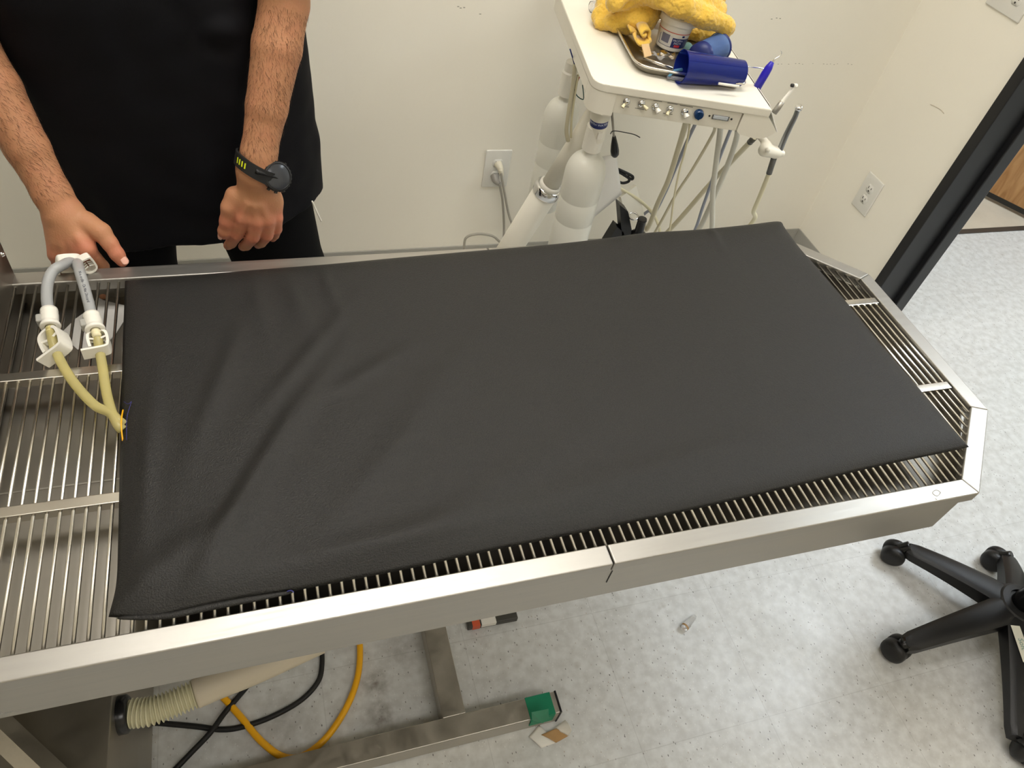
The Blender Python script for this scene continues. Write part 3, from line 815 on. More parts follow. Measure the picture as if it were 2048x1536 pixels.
back = [hz(*p) for p in ((250, 562, TH + .006), (380, 551, TH + .008), (520, 539, TH + .008), (660, 528, TH + .008), (800, 515, TH + .008), (960, 501, TH + .009), (1100, 489, TH + .009), (1200, 478, TH + .01), (1290, 466, TH + .012), (1400, 459, TH + .013), (1500, 449, TH + .012), (1552, 443, TH + .009), (1566, 449, TH + .006))]
front = [hz(*p) for p in ((217, 1234, TH + .002), (300, 1237, TH + .003), (400, 1215, TH + .006), (480, 1198, TH + .006), (580, 1183, TH + .003), (700, 1160, TH + .003), (820, 1137, TH + .003), (950, 1108, TH + .003), (1100, 1078, TH + .003), (1250, 1048, TH + .003), (1400, 1016, TH + .003), (1600, 970, TH + .003), (1760, 932, TH + .003), (1890, 905, TH + .003), (1938, 894, TH + .004))]
left = [hz(*p) for p in ((217, 1234, TH + .002), (232, 1170, TH + .004), (236, 1090, TH + .004), (238, 1000, TH + .004), (240, 900, TH + .004), (243, 800, TH + .004), (245, 700, TH + .004), (248, 620, TH + .004), (250, 562, TH + .006))]
right = [hz(*p) for p in ((1938, 894, TH + .004), (1895, 845, TH + .004), (1840, 780, TH + .004), (1770, 700, TH + .004), (1700, 615, TH + .004), (1640, 545, TH + .005), (1604, 505, TH + .007), (1572, 462, TH + .008), (1566, 449, TH + .006))]


NU, NV = 240, 130
Bk = resample(back, NU); Ft = resample(front, NU); Lf = resample(left, NV); Rt = resample(right, NV)


def ridge(s_, t_, x0, y0, ang, w_, l_, h):
    x = (s_ - x0) * 1.2; y = (t_ - y0) * .56; c, sn = math.cos(ang), math.sin(ang)
    u = x * c + y * sn; v = -x * sn + y * c
    return h * math.exp(-(v / w_) ** 2 - (u / l_) ** 2)


RG = [(.12, .25, 1.1, .018, .18, .0045), (.17, .40, 1.0, .015, .16, .003), (.06, .12, .55, .02, .10, .004), (.10, .55, 1.25, .015, .12, .0035), (.20, .62, .9, .013, .12, .0025), (.20, .83, 1.75, .012, .07, .0035), (.245, .85, 1.7, .01, .06, .003),
      (.155, .82, 1.65, .012, .08, .0025), (.33, .45, .8, .018, .14, .002), (.28, .30, .75, .016, .12, .0025), (.27, .55, .5, .012, .07, .002), (.03, .40, 1.5, .012, .12, .003), (.845, .95, 1.5, .008, .04, .003), (.5, .10, .12, .022, .25, .0025),
      (.36, .14, .4, .02, .12, .002), (.24, .06, .1, .02, .12, .005)]


def thick(s_, t_):
    e = min(s_ * 1.2, (1 - s_) * 1.2 * 1.2, t_ * .56 * .9, (1 - t_) * .56)
    p = 1 - math.exp(-max(0, e) / .016)
    h = .0135 * p
    for g in RG: h += 1.35 * ridge(s_, t_, *g) * min(1, e / .03)
    h -= ridge(s_, t_, .13, .33, 1.05, .012, .16, .003) * min(1, e / .03)
    return h


bm = bmesh.new(); G = [[None] * (NV + 1) for _ in range(NU + 1)]; G2 = [[None] * (NV + 1) for _ in range(NU + 1)]
for i in range(NU + 1):
    s_ = i / NU
    for j in range(NV + 1):
        t_ = j / NV
        p = Ft[i] * (1 - t_) + Bk[i] * t_ + Lf[j] * (1 - s_) + Rt[j] * s_ - (Ft[0] * (1 - s_) * (1 - t_) + Ft[-1] * s_ * (1 - t_) + Bk[0] * (1 - s_) * t_ + Bk[-1] * s_ * t_)
        G[i][j] = bm.verts.new((p.x, p.y, p.z + thick(s_, t_)))
        if 0 < i < NU and 0 < j < NV and i % 1 == 0:
            e = min(s_ * 1.2, (1 - s_) * 1.2, t_ * .56, (1 - t_) * .56)
            G2[i][j] = bm.verts.new((p.x, p.y, max(TH + .0008, p.z - .003)))
        else: G2[i][j] = G[i][j]
for i in range(NU):
    for j in range(NV):
        bm.faces.new((G[i][j], G[i + 1][j], G[i + 1][j + 1], G[i][j + 1]))
        q = (G2[i][j], G2[i][j + 1], G2[i + 1][j + 1], G2[i + 1][j])
        try: bm.faces.new(q)
        except ValueError: pass
matt = root('table_mat', 'large charcoal fabric mat with soft wrinkles spread over the steel table', 'mat', (-.8, .35, TH))
me = from_bm('cover', bm, M['fabric'], matt, True)
# lower seam flap on the front left edge
bm = bmesh.new()
fp = [hz(235, 1236, TH + .003), hz(330, 1232, TH + .0045), (hz(420, 1214, TH + .005)), hz(500, 1199, TH + .005), hz(585, 1184, TH + .003)]
tube(bm, fp, .0035, 10, rfun=lambda t: .0012 + .0032 * math.sin(math.pi * t) ** .5, flat=.7); from_bm('hem_flap', bm, M['fabric'], matt)
bm = bmesh.new(); tube(bm, [hz(574, 1183, TH + .0065), hz(582, 1181, TH + .007), hz(588, 1185, TH + .005)], .0006, 6)
tube(bm, [hz(247, 803, TH + .0125), hz(256, 808, TH + .0165), hz(263, 803, TH + .0175)], .0004, 5); tube(bm, [hz(263, 803, TH + .0172), hz(254, 835, TH + .0165), hz(253, 880, TH + .0165)], .0004, 5)
from_bm('blue_thread', bm, mat('thread_blue', srgb(50, 50, 120), .6), matt)

# ================================================================== tubes at the left of the mat
# the amber Y tube leaves the mat and ends in two white connectors, each joined to a grey hose
yt = root('feed_tube', 'amber forked tube with white pinch clamps coming out of the left edge of the mat', 'tube', hz(240, 850, TH))
z1 = TH + .010
stemp = hz(246, 842, TH + .010)
J = hz(222, 815, TH + .012)
bm = bmesh.new()
tube(bm, [hz(248, 850, TH + .006), hz(238, 842, TH + .010), hz(219, 825, TH + .012), hz(190, 811, TH + .012), hz(158, 778, TH + .012), hz(132, 742, TH + .014), hz(113, 705, TH + .020), hz(105, 680, TH + .026), hz(101, 655, TH + .03)], .0066, 14, n=10)
tube(bm, [hz(246, 860, TH + .006), hz(236, 850, TH + .010), hz(222, 820, TH + .012), hz(212, 780, TH + .012), hz(206, 740, TH + .014), hz(200, 705, TH + .020), hz(196, 680, TH + .028), hz(191, 662, TH + .032)], .0066, 14, n=10)
from_bm('tubing', bm, M['amber'], yt)
bm = bmesh.new(); tube(bm, [hz(246, 820, TH + .012), hz(243, 838, TH + .016), hz(243, 858, TH + .013), hz(246, 886, TH + .004)], .0011, 6); from_bm('yellow_tape_edge', bm, M['yellow_cord'], yt)


def pinch_clamp(P0, ax, side, up, size, flip=1):
    """slide clamp: a bent strap frame round the tube, ax along tube, side across, up away from the table"""
    ax = Vector(ax).normalized(); side = Vector(side); side = (side - ax * side.dot(ax)).normalized(); up = ax.cross(side) * flip
    f = lambda a_, s_, u_: Vector(P0) + ax * a_ * size + side * s_ * size + up * u_ * size
    # strap profile in the (a, s) plane, extruded along up
    prof = [(-.55, -1.05), (-.55, .30), (-.3, .52), (.2, .56), (.75, .50), (1.0, .2), (1.0, -.25), (.75, -.52), (.1, -.55), (-.40, -.50)]
    pc = catmull([Vector((a_, s_, 0)) for a_, s_ in prof], 5)
    bm = bmesh.new(); w0 = .42; th = .085
    L0, L1, L2, L3 = [], [], [], []
    for i, p in enumerate(pc):
        t = (pc[min(i + 1, len(pc) - 1)] - pc[max(0, i - 1)]).normalized(); nrm = Vector((-t.y, t.x, 0)) * th
        A = p + nrm; B = p - nrm
        L0.append(bm.verts.new(f(A.x, A.y, -w0))); L1.append(bm.verts.new(f(B.x, B.y, -w0))); L2.append(bm.verts.new(f(B.x, B.y, w0))); L3.append(bm.verts.new(f(A.x, A.y, w0)))
    for i in range(len(pc) - 1):
        for a_, b_ in ((L0, L1), (L1, L2), (L2, L3), (L3, L0)): bm.faces.new((a_[i], a_[i + 1], b_[i + 1], b_[i]))
    bm.faces.new((L0[0], L1[0], L2[0], L3[0])); bm.faces.new((L3[-1], L2[-1], L1[-1], L0[-1]))
    # inner pinching web
    for s0, s1 in (((.45, .5), (.28, .05)), ((.45, -.5), (.28, -.05))):
        A = f(s0[0], s0[1], 0); B = f(s1[0], s1[1], 0)
        tube(bm, [A, B], .09 * size, 4, raw=True)
        for dz in (-.3, .3): tube(bm, [f(s0[0], s0[1], dz), f(s1[0], s1[1], dz)], .08 * size, 4, raw=True)
    return bm


c_ = hz(112, 690, TH + .022); bm = pinch_clamp(c_, hz(102, 665, TH + .022) - hz(122, 716, TH + .022), (1, .1, .55), (0, 0, 1), .026); autosm(from_bm('pinch_clamp', bm, M['white'], yt))
c_ = hz(199, 690, TH + .025); bm = pinch_clamp(c_, hz(193, 665, TH + .025) - hz(202, 715, TH + .025), (1, .1, .0), (0, 0, 1), .022); autosm(from_bm('pinch_clamp', bm, M['white'], yt))


def connector(A, B, who):
    """hose end: A on the tube side, B on the grey hose side"""
    A = Vector(A); B = Vector(B); L0 = (B - A).length; m = axis_mtx(A, B - A)
    bm = bmesh.new(); s = L0
    lathe(bm, [(.0, -.012), (.0048, -.012), (.0062, -.008), (.0052, -.006), (.0066, -.002), (.0055, 0), (.007, .003), (.0055, .006), (0, .006)], m, 22); from_bm('barb', bm, M['natural'], who, True)
    bm = bmesh.new(); lathe(bm, [(.007, .001), (.0125, .000), (.0135, .003), (.0125, .0065), (.0105, .009), (.0115, .013), (.0118, L0 * .7), (.0108, L0 * .8), (.0118, L0 * .86), (.0112, L0), (.008, L0)], m, 28)
    o = from_bm('connector', bm, M['white'], who, True)
    bm = bmesh.new(); tt = m.to_3x3() @ Vector((1, 0, 0)); pm = m @ Matrix.Translation((0.0, -.011 if False else 0, L0 * .45))
    vs = bx(bm, .0085, .0165, -.0075, .0075, -.006, .008, .002, mtx=pm); from_bm('latch', bm, M['skirt_grey'], who)


connector(hz(101, 655, TH + .03), hz(98, 620, TH + .034), yt)
connector(hz(191, 662, TH + .034), hz(183, 630, TH + .036), yt)
for nm, pts, lab in ((0, [hz(98, 626, TH + .033), hz(94, 600, TH + .036), hz(95, 570, TH + .04), hz(104, 545, TH + .045), hz(122, 532, TH + .045), hy(150, 529, .655), hy(172, 545, .70) - Vector((0, 0, .05))], 'left grey hose bent over the far rim of the table'),
                     (1, [hz(184, 636, TH + .035), hz(177, 605, TH + .038), hz(168, 572, TH + .042), hz(160, 545, TH + .05), hy(156, 528, .655), hy(162, 540, .70) - Vector((0, 0, .05)), hy(170, 560, .70) - Vector((0, 0, .1))], 'grey printed hose beside the hand, bent over the far rim of the table')):
    hr_ = root('grey_hose', lab, 'hose', pts[0])
    bm = bmesh.new(); tube(bm, pts, .0078 if nm == 0 else .0076, 16, n=10); from_bm('hose_wall', bm, M['grey_hose'], hr_)
    if nm == 1:
        P = catmull(pts, 10); tot = 'Needle - Do Not Discard'
        a_ = P[27]; b_ = P[5]
        # letters laid one by one along the hose, standing on its near side
        S = [0]
        for x_, y_ in zip(P, P[1:]): S.append(S[-1] + (y_ - x_).length)
        s0 = S[8]; s1 = S[28]
        for ci, ch in enumerate(tot):
            if ch == ' ': continue
            sv = s1 - (s1 - s0) * (ci + .5) / len(tot); j = max(0, int(np.searchsorted(S, sv)) - 1)
            p = P[j].lerp(P[j + 1], (sv - S[j]) / max(1e-9, S[j + 1] - S[j])); t = (P[j] - P[j + 1]).normalized()
            view = (Vector(CAM) - p).normalized(); nrm = (view - t * view.dot(t)).normalized(); upv = nrm.cross(t)
            mt = Matrix((t, upv, nrm)).transposed().to_4x4(); mt.translation = p + nrm * .0077
            text('printed_letter', ch, .0055, mt, M['ink'], hr_)
# white pinch clamps on the grey hoses, at the rim
for k_i, (c_, ax, sd, sz, lab) in enumerate(((hy(133, 527, .662), hy(150, 527, .662) - hy(115, 529, .655), (0, -.3, 1), .021, ''), (hy(172, 524, .66), Vector((.2, .1, -1)), (1, .5, .2), .017, ''))):
    par = [o for o in COL.objects if o.name.startswith('grey_hose')][k_i]
    bm = pinch_clamp(c_, ax, sd, (0, 0, 1), sz); autosm(from_bm('pinch_clamp', bm, M['white'], par))

# ================================================================== the stool
st = root('stool', 'black plastic five star stool base on casters beside the table', 'stool', (.455, -.02, 0))
hub = Vector((.455, -.02, 0))
cast = [Vector((.281, .186, 0)), Vector((.129, -.029, 0)), Vector((.286, -.280, 0)), Vector((.565, .123, 0))]
tips = [hz(1822, 1090, .075), hz(1812, 1285, .07), hz(2045, 1475, .07), hz(2025, 1110, .075)]
rr = [(t_ - hub) for t_ in tips]; angs = [math.atan2(v.y, v.x) for v in rr]
rad = .285
fifth = None
base_angles = [math.radians(x) for x in (131, 187.5, 242, 52, -30)]
base_r = [.285, .30, .30, .19, .28]


def lean(i):
    return Vector((math.cos(base_angles[i]), math.sin(base_angles[i]), 0))


legpts = []
for i in range(5):
    if i < 4: tp = tips[i]
    else: tp = Vector((hub.x + .17, hub.y - .15, .07))
    legpts.append(tp)
    h0 = Vector((hub.x, hub.y, .105)); d_ = (Vector((tp.x, tp.y, 0)) - Vector((hub.x, hub.y, 0))); L0 = d_.length; d_.normalize(); sd = Vector((-d_.y, d_.x, 0))
    bm = bmesh.new(); rings = []
    for k in range(15):
        t = k / 14; c = h0 + d_ * (L0 * t); zt = .112 - .012 * t - .030 * t * t; w_ = .037 * (1 - t) + .0215 * t; dp = .050 * (1 - t) + .028 * t
        if t > .93: w_ *= .8
        ring = [c + sd * w_ + Vector((0, 0, -h0.z + zt - dp)), c + sd * w_ + Vector((0, 0, -h0.z + zt - .008)), c + sd * (w_ * .55) + Vector((0, 0, -h0.z + zt)), c - sd * (w_ * .55) + Vector((0, 0, -h0.z + zt)), c - sd * w_ + Vector((0, 0, -h0.z + zt - .008)), c - sd * w_ + Vector((0, 0, -h0.z + zt - dp))]
        rings.append([bm.verts.new(p) for p in ring])
    for A, B in zip(rings, rings[1:]):
        for k in range(6): bm.faces.new((A[k], A[(k + 1) % 6], B[(k + 1) % 6], B[k]))
    bm.faces.new(rings[0][::-1]); bm.faces.new(rings[-1])
    bmesh.ops.bevel(bm, geom=[e for e in bm.edges if e.is_manifold and e.calc_face_angle(0) > .5], offset=.003, segments=2, affect='EDGES')
    lg = from_bm('leg', bm, M['black'], st); autosm(lg, 40)
    # caster: twin wheel hood plus stem
    if i < 4:
        cc_ = [hz(1788, 1105, .030), hz(1793, 1297, .030), hz(2055, 1503, .030), hz(1990, 1118, .030)][i]
    else: cc_ = Vector((tp.x + .02, tp.y - .02, .030))
    tpz = Vector((tp.x, tp.y, .06)); ca = (cc_ - tpz); ca.z = 0
    wx = [Vector((.75, .66, 0)), Vector((-.95, -.25, 0)), Vector((-.6, .8, 0)), Vector((-.8, -.3, 0)), Vector((1, .3, 0))][i].normalized()
    cst = bpy.data.objects.new('caster', None); COL.objects.link(cst); cst.parent = st; cst.location = cc_ - Vector(st.location)
    def add(nm, bm, m, cst=cst, cc_=cc_):
        bmesh.ops.recalc_face_normals(bm, faces=bm.faces); me_ = bpy.data.meshes.new(nm); bm.to_mesh(me_); bm.free(); me_.materials.append(m)
        for v in me_.vertices: v.co -= cc_
        o = bpy.data.objects.new(nm, me_); COL.objects.link(o); o.parent = cst
        for p in me_.polygons: p.use_smooth = True
        return o
    bm = bmesh.new(); lathe(bm, [(0, -.027), (.020, -.0265), (.0275, -.021), (.029, -.015), (.029, -.003), (.023, -.003), (.023, .003), (.029, .003), (.029, .015), (.0275, .021), (.020, .0265), (0, .027)], axis_mtx(cc_, wx), 28); add('wheel', bm, M['black'])
    bm = bmesh.new(); tube(bm, [cc_ + Vector((0, 0, .016)), cc_.lerp(tpz, .6) + Vector((0, 0, .012)), Vector((tp.x, tp.y, .070))], .013, 12); add('stem', bm, M['black_gloss'])
bm = bmesh.new(); lathe(bm, [(0, .055), (.05, .055), (.056, .065), (.055, .105), (.048, .113), (.034, .115), (.033, .09), (0, .09)], Matrix.Translation(hub), 40); autosm(from_bm('hub', bm, M['black'], st), 30)
bm = bmesh.new(); lathe(bm, [(0, .088), (.027, .088), (.027, .21), (.022, .215), (.022, .30), (.014, .305), (.014, .44), (0, .44)], Matrix.Translation(hub), 32); autosm(from_bm('gas_column', bm, M['black_gloss'], st), 30)
bm = bmesh.new(); lathe(bm, [(0, .44), (.16, .44), (.185, .455), (.19, .48), (.175, .505), (0, .515)], Matrix.Translation(hub), 48); autosm(from_bm('seat', bm, M['black_rubber'], st), 40)
# tape label on the leg that comes towards the viewer
tp = legpts[2]; d_ = Vector((tp.x - hub.x, tp.y - hub.y, 0)).normalized(); sd = Vector((-d_.y, d_.x, 0))
A = hz(2034, 1300, .104); 
bm = bmesh.new(); P4 = [hz(2020, 1251, .109), hz(2038, 1253, .109), hz(2066, 1330, .099), hz(2045, 1325, .099)]
curved_sheet(bm, P4, lambda a_, b_: 0, 1, 4, .0004, off=.0022); from_bm('tape_label', bm, mat('masking_tape', srgb(205, 203, 188), .7), st)
tdir = (P4[3] - P4[0]).normalized(); zz = Vector((0, 0, 1)); zz = (zz - tdir * zz.dot(tdir)).normalized(); yy = zz.cross(tdir)
mt = Matrix((tdir, yy, zz)).transposed().to_4x4(); mt.translation = (P4[0] + P4[1] + P4[2] + P4[3]) / 4 + zz * .0034
text('handwriting', 'Soft', .017, mt, M['green_ink'], st)

# ================================================================== dental cart
CZ = .92
ct = root('dental_cart', 'cream dental delivery cart with control knobs standing by the back wall', 'cart', (-.45, 1.15, 0))
A = hz(1189, 165, CZ); B = hz(1545, 220, CZ); Dl = hz(1122, 0, CZ); Dr = hz(1430, 50, CZ)
ux = (B - A).normalized(); lv = (Dl - A).normalized(); rv = (Dr - B).normalized()
DEP = .46
C_ = B + rv * DEP * .98; D_ = A + lv * DEP
def roundcorner(p, d0, d1, r, n=7):
    a_ = p - d0 * r; b_ = p + d1 * r; return [((a_ * (1 - t) + p * t) * (1 - t) + (p * (1 - t) + b_ * t) * t) for t in [k / n for k in range(n + 1)]]
top = roundcorner(A, -lv, ux, .030) + [B] + [C_, D_]
bm = bmesh.new(); prism(bm, top, CZ - .017, CZ, .0025, 3)
nrm = Vector((ux.y, -ux.x, 0))
low = [p + (-nrm) * .008 for p in roundcorner(A + lv * .004 + ux * .055, -lv, ux, .004, 2)]
# lower front face with recess between the left pillar and the right nose
fr0 = A + ux * .050 + lv * .005; fr1 = B - ux * .055 + rv * .005
back0 = A + lv * .12; back1 = B + rv * .12
prism(bm, [fr0, fr1, fr1 + rv * .3, fr0 + lv * .3], CZ - .058, CZ - .0165, .001, 2)
autosm(from_bm('body', bm, M['cart'], ct), 30)
# left pillar: rounded corner skirt, dropping further
bm = bmesh.new(); pl = roundcorner(A + lv * .001 + ux * .001, -lv, ux, .030)
prism(bm, pl + [A + ux * .052 + lv * .0015, A + ux * .052 + lv * .05, A + lv * .05 + ux * .001], CZ - .066, CZ - .016, .003, 3); 
prism(bm, [A + lv * .05 + ux * .001, A + lv * .05 + ux * .02, D_ + ux * .02, D_ + ux * .001], CZ - .045, CZ - .016, .002, 2)
autosm(from_bm('corner_skirt', bm, M['cart'], ct), 30)
# right nose: quarter round under the slab
bm = bmesh.new(); NP = 12; prof = []
for k in range(NP + 1):
    a_ = k / NP * math.pi / 2; prof.append((-.062 + .105 * math.sin(a_) if False else .038 * math.cos(a_) - .0, -.030 - .044 * math.sin(a_)))
# profile along ux (offset from B) and z
prof = [(-.053, -.0165), (.0, -.0165)] + [(.026 - .040 * (1 - math.cos(k / 10 * math.pi / 2)), -.042 - .024 * math.sin(k / 10 * math.pi / 2)) for k in range(0, 11)] + [(-.046, -.062), (-.053, -.056)]
v0 = [bm.verts.new(B + ux * a_ + rv * .0015 + Vector((0, 0, CZ + z_)) - Vector((0, 0, B.z))) for a_, z_ in prof]
v1 = [bm.verts.new(B + ux * a_ + rv * .33 + Vector((0, 0, CZ + z_)) - Vector((0, 0, B.z))) for a_, z_ in prof]
bm.faces.new(v0); bm.faces.new(v1[::-1])
for i in range(len(v0)): j = (i + 1) % len(v0); bm.faces.new((v0[i], v0[j], v1[j], v1[i]))
autosm(from_bm('nose', bm, M['cart'], ct), 30)
# thin stainless guard sheet at the right edge
bm = bmesh.new(); g0 = B + ux * .001 + rv * .02; g1 = B + ux * .001 + rv * .30
gv = [g0, g1, g1 + ux * .034 + Vector((0, 0, -.05)), g0 + ux * .034 + Vector((0, 0, -.05)) - rv * .01]
fv = [bm.verts.new(p) for p in gv]; f = bm.faces.new(fv); thicken(bm, [f], .0012); from_bm('edge_guard', bm, M['plate'], ct)
# panel
bm = bmesh.new(); pa = fr0 + nrm * .0006; pb = fr1 + nrm * .0006
v = [Vector((pa.x, pa.y, CZ - .0565)), Vector((pb.x, pb.y, CZ - .0565)), Vector((pb.x, pb.y, CZ - .019)), Vector((pa.x, pa.y, CZ - .019))]
f = bm.faces.new([bm.verts.new(p) for p in v]); thicken(bm, [f], .001); from_bm('control_panel', bm, M['cart_panel'], ct)


def on_panel(u, v_):
    # ray against the front face plane
    d = R.T @ np.array([(u - 1024) / FPX, (v_ - 768) / FPX, 1.0]); nn_ = np.array(nrm); p0 = np.array(fr0 + nrm * .0016)
    t = (p0 - CAM) @ nn_ / (d @ nn_); return Vector(CAM + d * t)


for i, (u, v_, tu, tv, big) in enumerate(((1253, 203, 1244, 211, 0), (1283, 207, 1294, 215, 0), (1311, 213, 1317, 221, 1), (1340, 218, 1333, 226, 0), (1369, 223, 1373, 231, 1))):
    p = on_panel(u, v_); bm = bmesh.new(); lathe(bm, [(.0052, 0), (.0074, .0008), (.0070, .0035), (.0048, .0042), (.0035, .0065)], axis_mtx(p, nrm), 20); from_bm('switch_collar', bm, M['chrome'], ct, True)
    e = on_panel(tu, tv) + nrm * .008
    bm = bmesh.new(); tube(bm, [p, p.lerp(e, .5), e], .0026, 10, rfun=(lambda t: .0028 + .0034 * t) if big else (lambda t: .0020 + .0018 * t)); from_bm('toggle', bm, M['white'] if big else M['natural'], ct)
p = on_panel(1397, 227); bm = bmesh.new(); lathe(bm, [(0, 0), (.0098, 0), (.0094, .008), (.008, .010), (0, .0105)], axis_mtx(p, nrm), 24); bx(bm, -.0015, .0015, -.008, .008, .010, .0125, mtx=axis_mtx(p, nrm)); autosm(from_bm('blue_knob', bm, mat('teal_blue_knob', srgb(18, 52, 92), .3), ct), 30)
p = on_panel(1441, 235); bm = bmesh.new(); mt = axis_mtx(p, nrm)
ex = ux; ez = Vector((0, 0, 1)); mt = Matrix((ex, ez, nrm)).transposed().to_4x4(); mt.translation = p
bx(bm, -.018, .018, -.0055, .0055, 0, .0015, .001, mtx=mt); autosm(from_bm('serial_port', bm, M['chrome'], ct), 30)
bm = bmesh.new(); bx(bm, -.0155, .0155, -.0035, .0035, .0012, .0022, .0008, mtx=mt); from_bm('port_insert', bm, mat('pale_insert', srgb(190, 196, 200), .4), ct)
bm = bmesh.new()
for sx_ in (-.0235, .0235): lathe(bm, [(0, .0015), (.002, .001), (.0022, 0)], mt @ Matrix.Translation((sx_, 0, 0)), 10)
from_bm('port_screw', bm, M['dark'], ct)
bm = bmesh.new()
for (u0, v0_, u1, v1_) in ((1249, 190.5, 1264, 192.5), (1279, 195.5, 1293, 198), (1307, 200.5, 1324, 203.5), (1335, 205.5, 1355, 209), (1360, 210, 1386, 214.5), (1250, 213, 1258, 214), (1270, 216, 1288, 219), (1326, 226, 1345, 229)):
    a_ = on_panel(u0, v0_); b_ = on_panel(u1, v1_)
    mt2 = mt.copy(); mt2.translation = (a_ + b_) / 2 + nrm * .0001; L0 = (b_ - a_).length
    nseg = max(3, int(L0 / .0022))
    for k in range(nseg):
        x = -L0 / 2 + L0 * (k + .1) / nseg; bx(bm, x, x + L0 / nseg * .75, -.0008, .0008, 0, .0002, mtx=mt2)
from_bm('caption_print', bm, mat('faint_print', srgb(120, 116, 108), .6), ct)

# leaning column
c0 = Vector(hy(1192, 225, 1.10)); c1_ = Vector(hy(1097, 375, 1.15)); dcol = (c1_ - c0).normalized(); c2_ = c1_ + dcol * ((c1_.z - .06) / -dcol.z)
bm = bmesh.new(); tube(bm, [c0 - dcol * .06, c1_], .0235, 28, raw=True); from_bm('inner_column', bm, M['cart'], ct)
bm = bmesh.new(); tube(bm, [c1_, c2_], .034, 28, raw=True); from_bm('outer_column', bm, M['cart'], ct)
bm = bmesh.new(); lathe(bm, [(.026, -.004), (.030, -.008), (.036, -.004), (.037, .002), (.037, .018), (.0345, .022)], axis_mtx(c1_, dcol), 32); from_bm('collar', bm, M['chrome'], ct, True)
bm = bmesh.new(); lathe(bm, [(.0238, -.016), (.029, -.014), (.029, -.004), (.026, -.003)], axis_mtx(c1_, dcol), 32); from_bm('collar_ring', bm, M['white'], ct, True)
bm = bmesh.new(); lathe(bm, [(0, .0), (.19, .0), (.20, .01), (.20, .04), (.17, .06), (0, .065)], Matrix.Translation((c2_.x + .03, c2_.y - .02, 0)), 48); autosm(from_bm('floor_base', bm, M['cart'], ct), 35)


def water_bottle(label, top, bot, rb, band, neckz, lettered):
    top = Vector(top); bot = Vector(bot); ax = (top - bot).normalized(); H = (top - bot).length
    r = root('water_bottle', label, 'bottle', bot)
    m = axis_mtx(bot, ax, (0, 1, 0))
    hb = H - .012
    bm = bmesh.new()
    pr_ = [(0, 0), (rb * .9, 0), (rb, .008), (rb, hb * .38), (rb * .985, hb * .386), (rb * .985, hb * .392), (rb, hb * .398), (rb, hb * .56), (rb * .985, hb * .566), (rb * .985, hb * .572), (rb, hb * .578), (rb, hb * .74)]
    for k in range(1, 11):
        a_ = k / 10 * math.pi / 2; pr_.append((rb * .32 + rb * .68 * math.cos(a_), hb * .74 + hb * .15 * math.sin(a_)))
    pr_ += [(rb * .31, hb * .95)]
    lathe(bm, pr_, m, 48); from_bm('bottle_body', bm, M['bottle'], r, True)
    bm = bmesh.new(); lathe(bm, [(0, hb * .93), (rb * .46, hb * .93), (rb * .46, hb * 1.09), (rb * .38, hb * 1.10), (rb * .36, hb * 1.16), (0, hb * 1.16)], m, 32)
    bx(bm, -.006, .006, -rb * .56, -rb * .4, hb * 1.04, hb * 1.09, .002, mtx=m); autosm(from_bm('cap_holder', bm, M['white'], r), 35)
    return r, m, hb


# front bottle
bt, m_, hb = water_bottle('large milky white water bottle hanging under the front corner of the cart', hy(1190, 268, .975), hy(1126, 520, .985), .0475, True, .8, True)
pb0 = hy(1195, 262, .97); pt0 = hy(1203, 215, .965); m5 = axis_mtx(pb0, pt0 - pb0, (0, 1, 0)); L0 = (pt0 - pb0).length
bm = bmesh.new(); lathe(bm, [(0, -.02), (.019, -.02), (.019, L0 * .55), (.022, L0 * .6), (.022, L0 * 1.05), (0, L0 * 1.05)], m5, 32); autosm(from_bm('bottle_fitting', bm, M['cart'], ct), 30)
bm = bmesh.new(); lathe(bm, [(.0195, L0 * .30), (.0197, L0 * .32), (.0197, L0 * .62), (.0195, L0 * .64)], m5, 32); from_bm('bottle_band', bm, M['navy'], ct, True)
axd = (pt0 - pb0).normalized(); vw = (Vector(CAM) - pb0).normalized(); nz = (vw - axd * vw.dot(axd)).normalized(); xx = axd.cross(nz)
mt = Matrix((xx, axd, nz)).transposed().to_4x4(); mt.translation = pb0 + axd * (L0 * .47) + nz * .0198
text('band_text', 'WITH WATER', .0075, mt, M['text_white'], ct, bend=.0198)
# back bottle
water_bottle('second milky bottle hanging behind the leaning column near the wall', hy(1138, 160, 1.27), hy(1085, 410, 1.28), .046, True, .8, False)
# valve tubes and wires at the left of the cart
for nm, pts, r_, m__ in (('supply_tube', [(1150, 128), (1146, 170), (1138, 220), (1133, 260), (1136, 282)], .005, M['tan_hose']), ('supply_tube', [(1156, 150), (1148, 200), (1143, 240), (1142, 275)], .003, M['cream_hose']),
                         ('green_wire', [(1149, 150), (1147, 170), (1153, 190), (1166, 199), (1167, 188), (1165, 170)], .0012, M['wire_green']), ('red_wire', [(1160, 152), (1151, 173)], .0012, M['wire_red']), ('blue_wire', [(1140, 98), (1146, 118), (1152, 140)], .0015, M['navy'])):
    bm = bmesh.new(); tube(bm, [hy(u, v_, 1.10) for u, v_ in pts], r_, 8); from_bm(nm, bm, m__, ct)

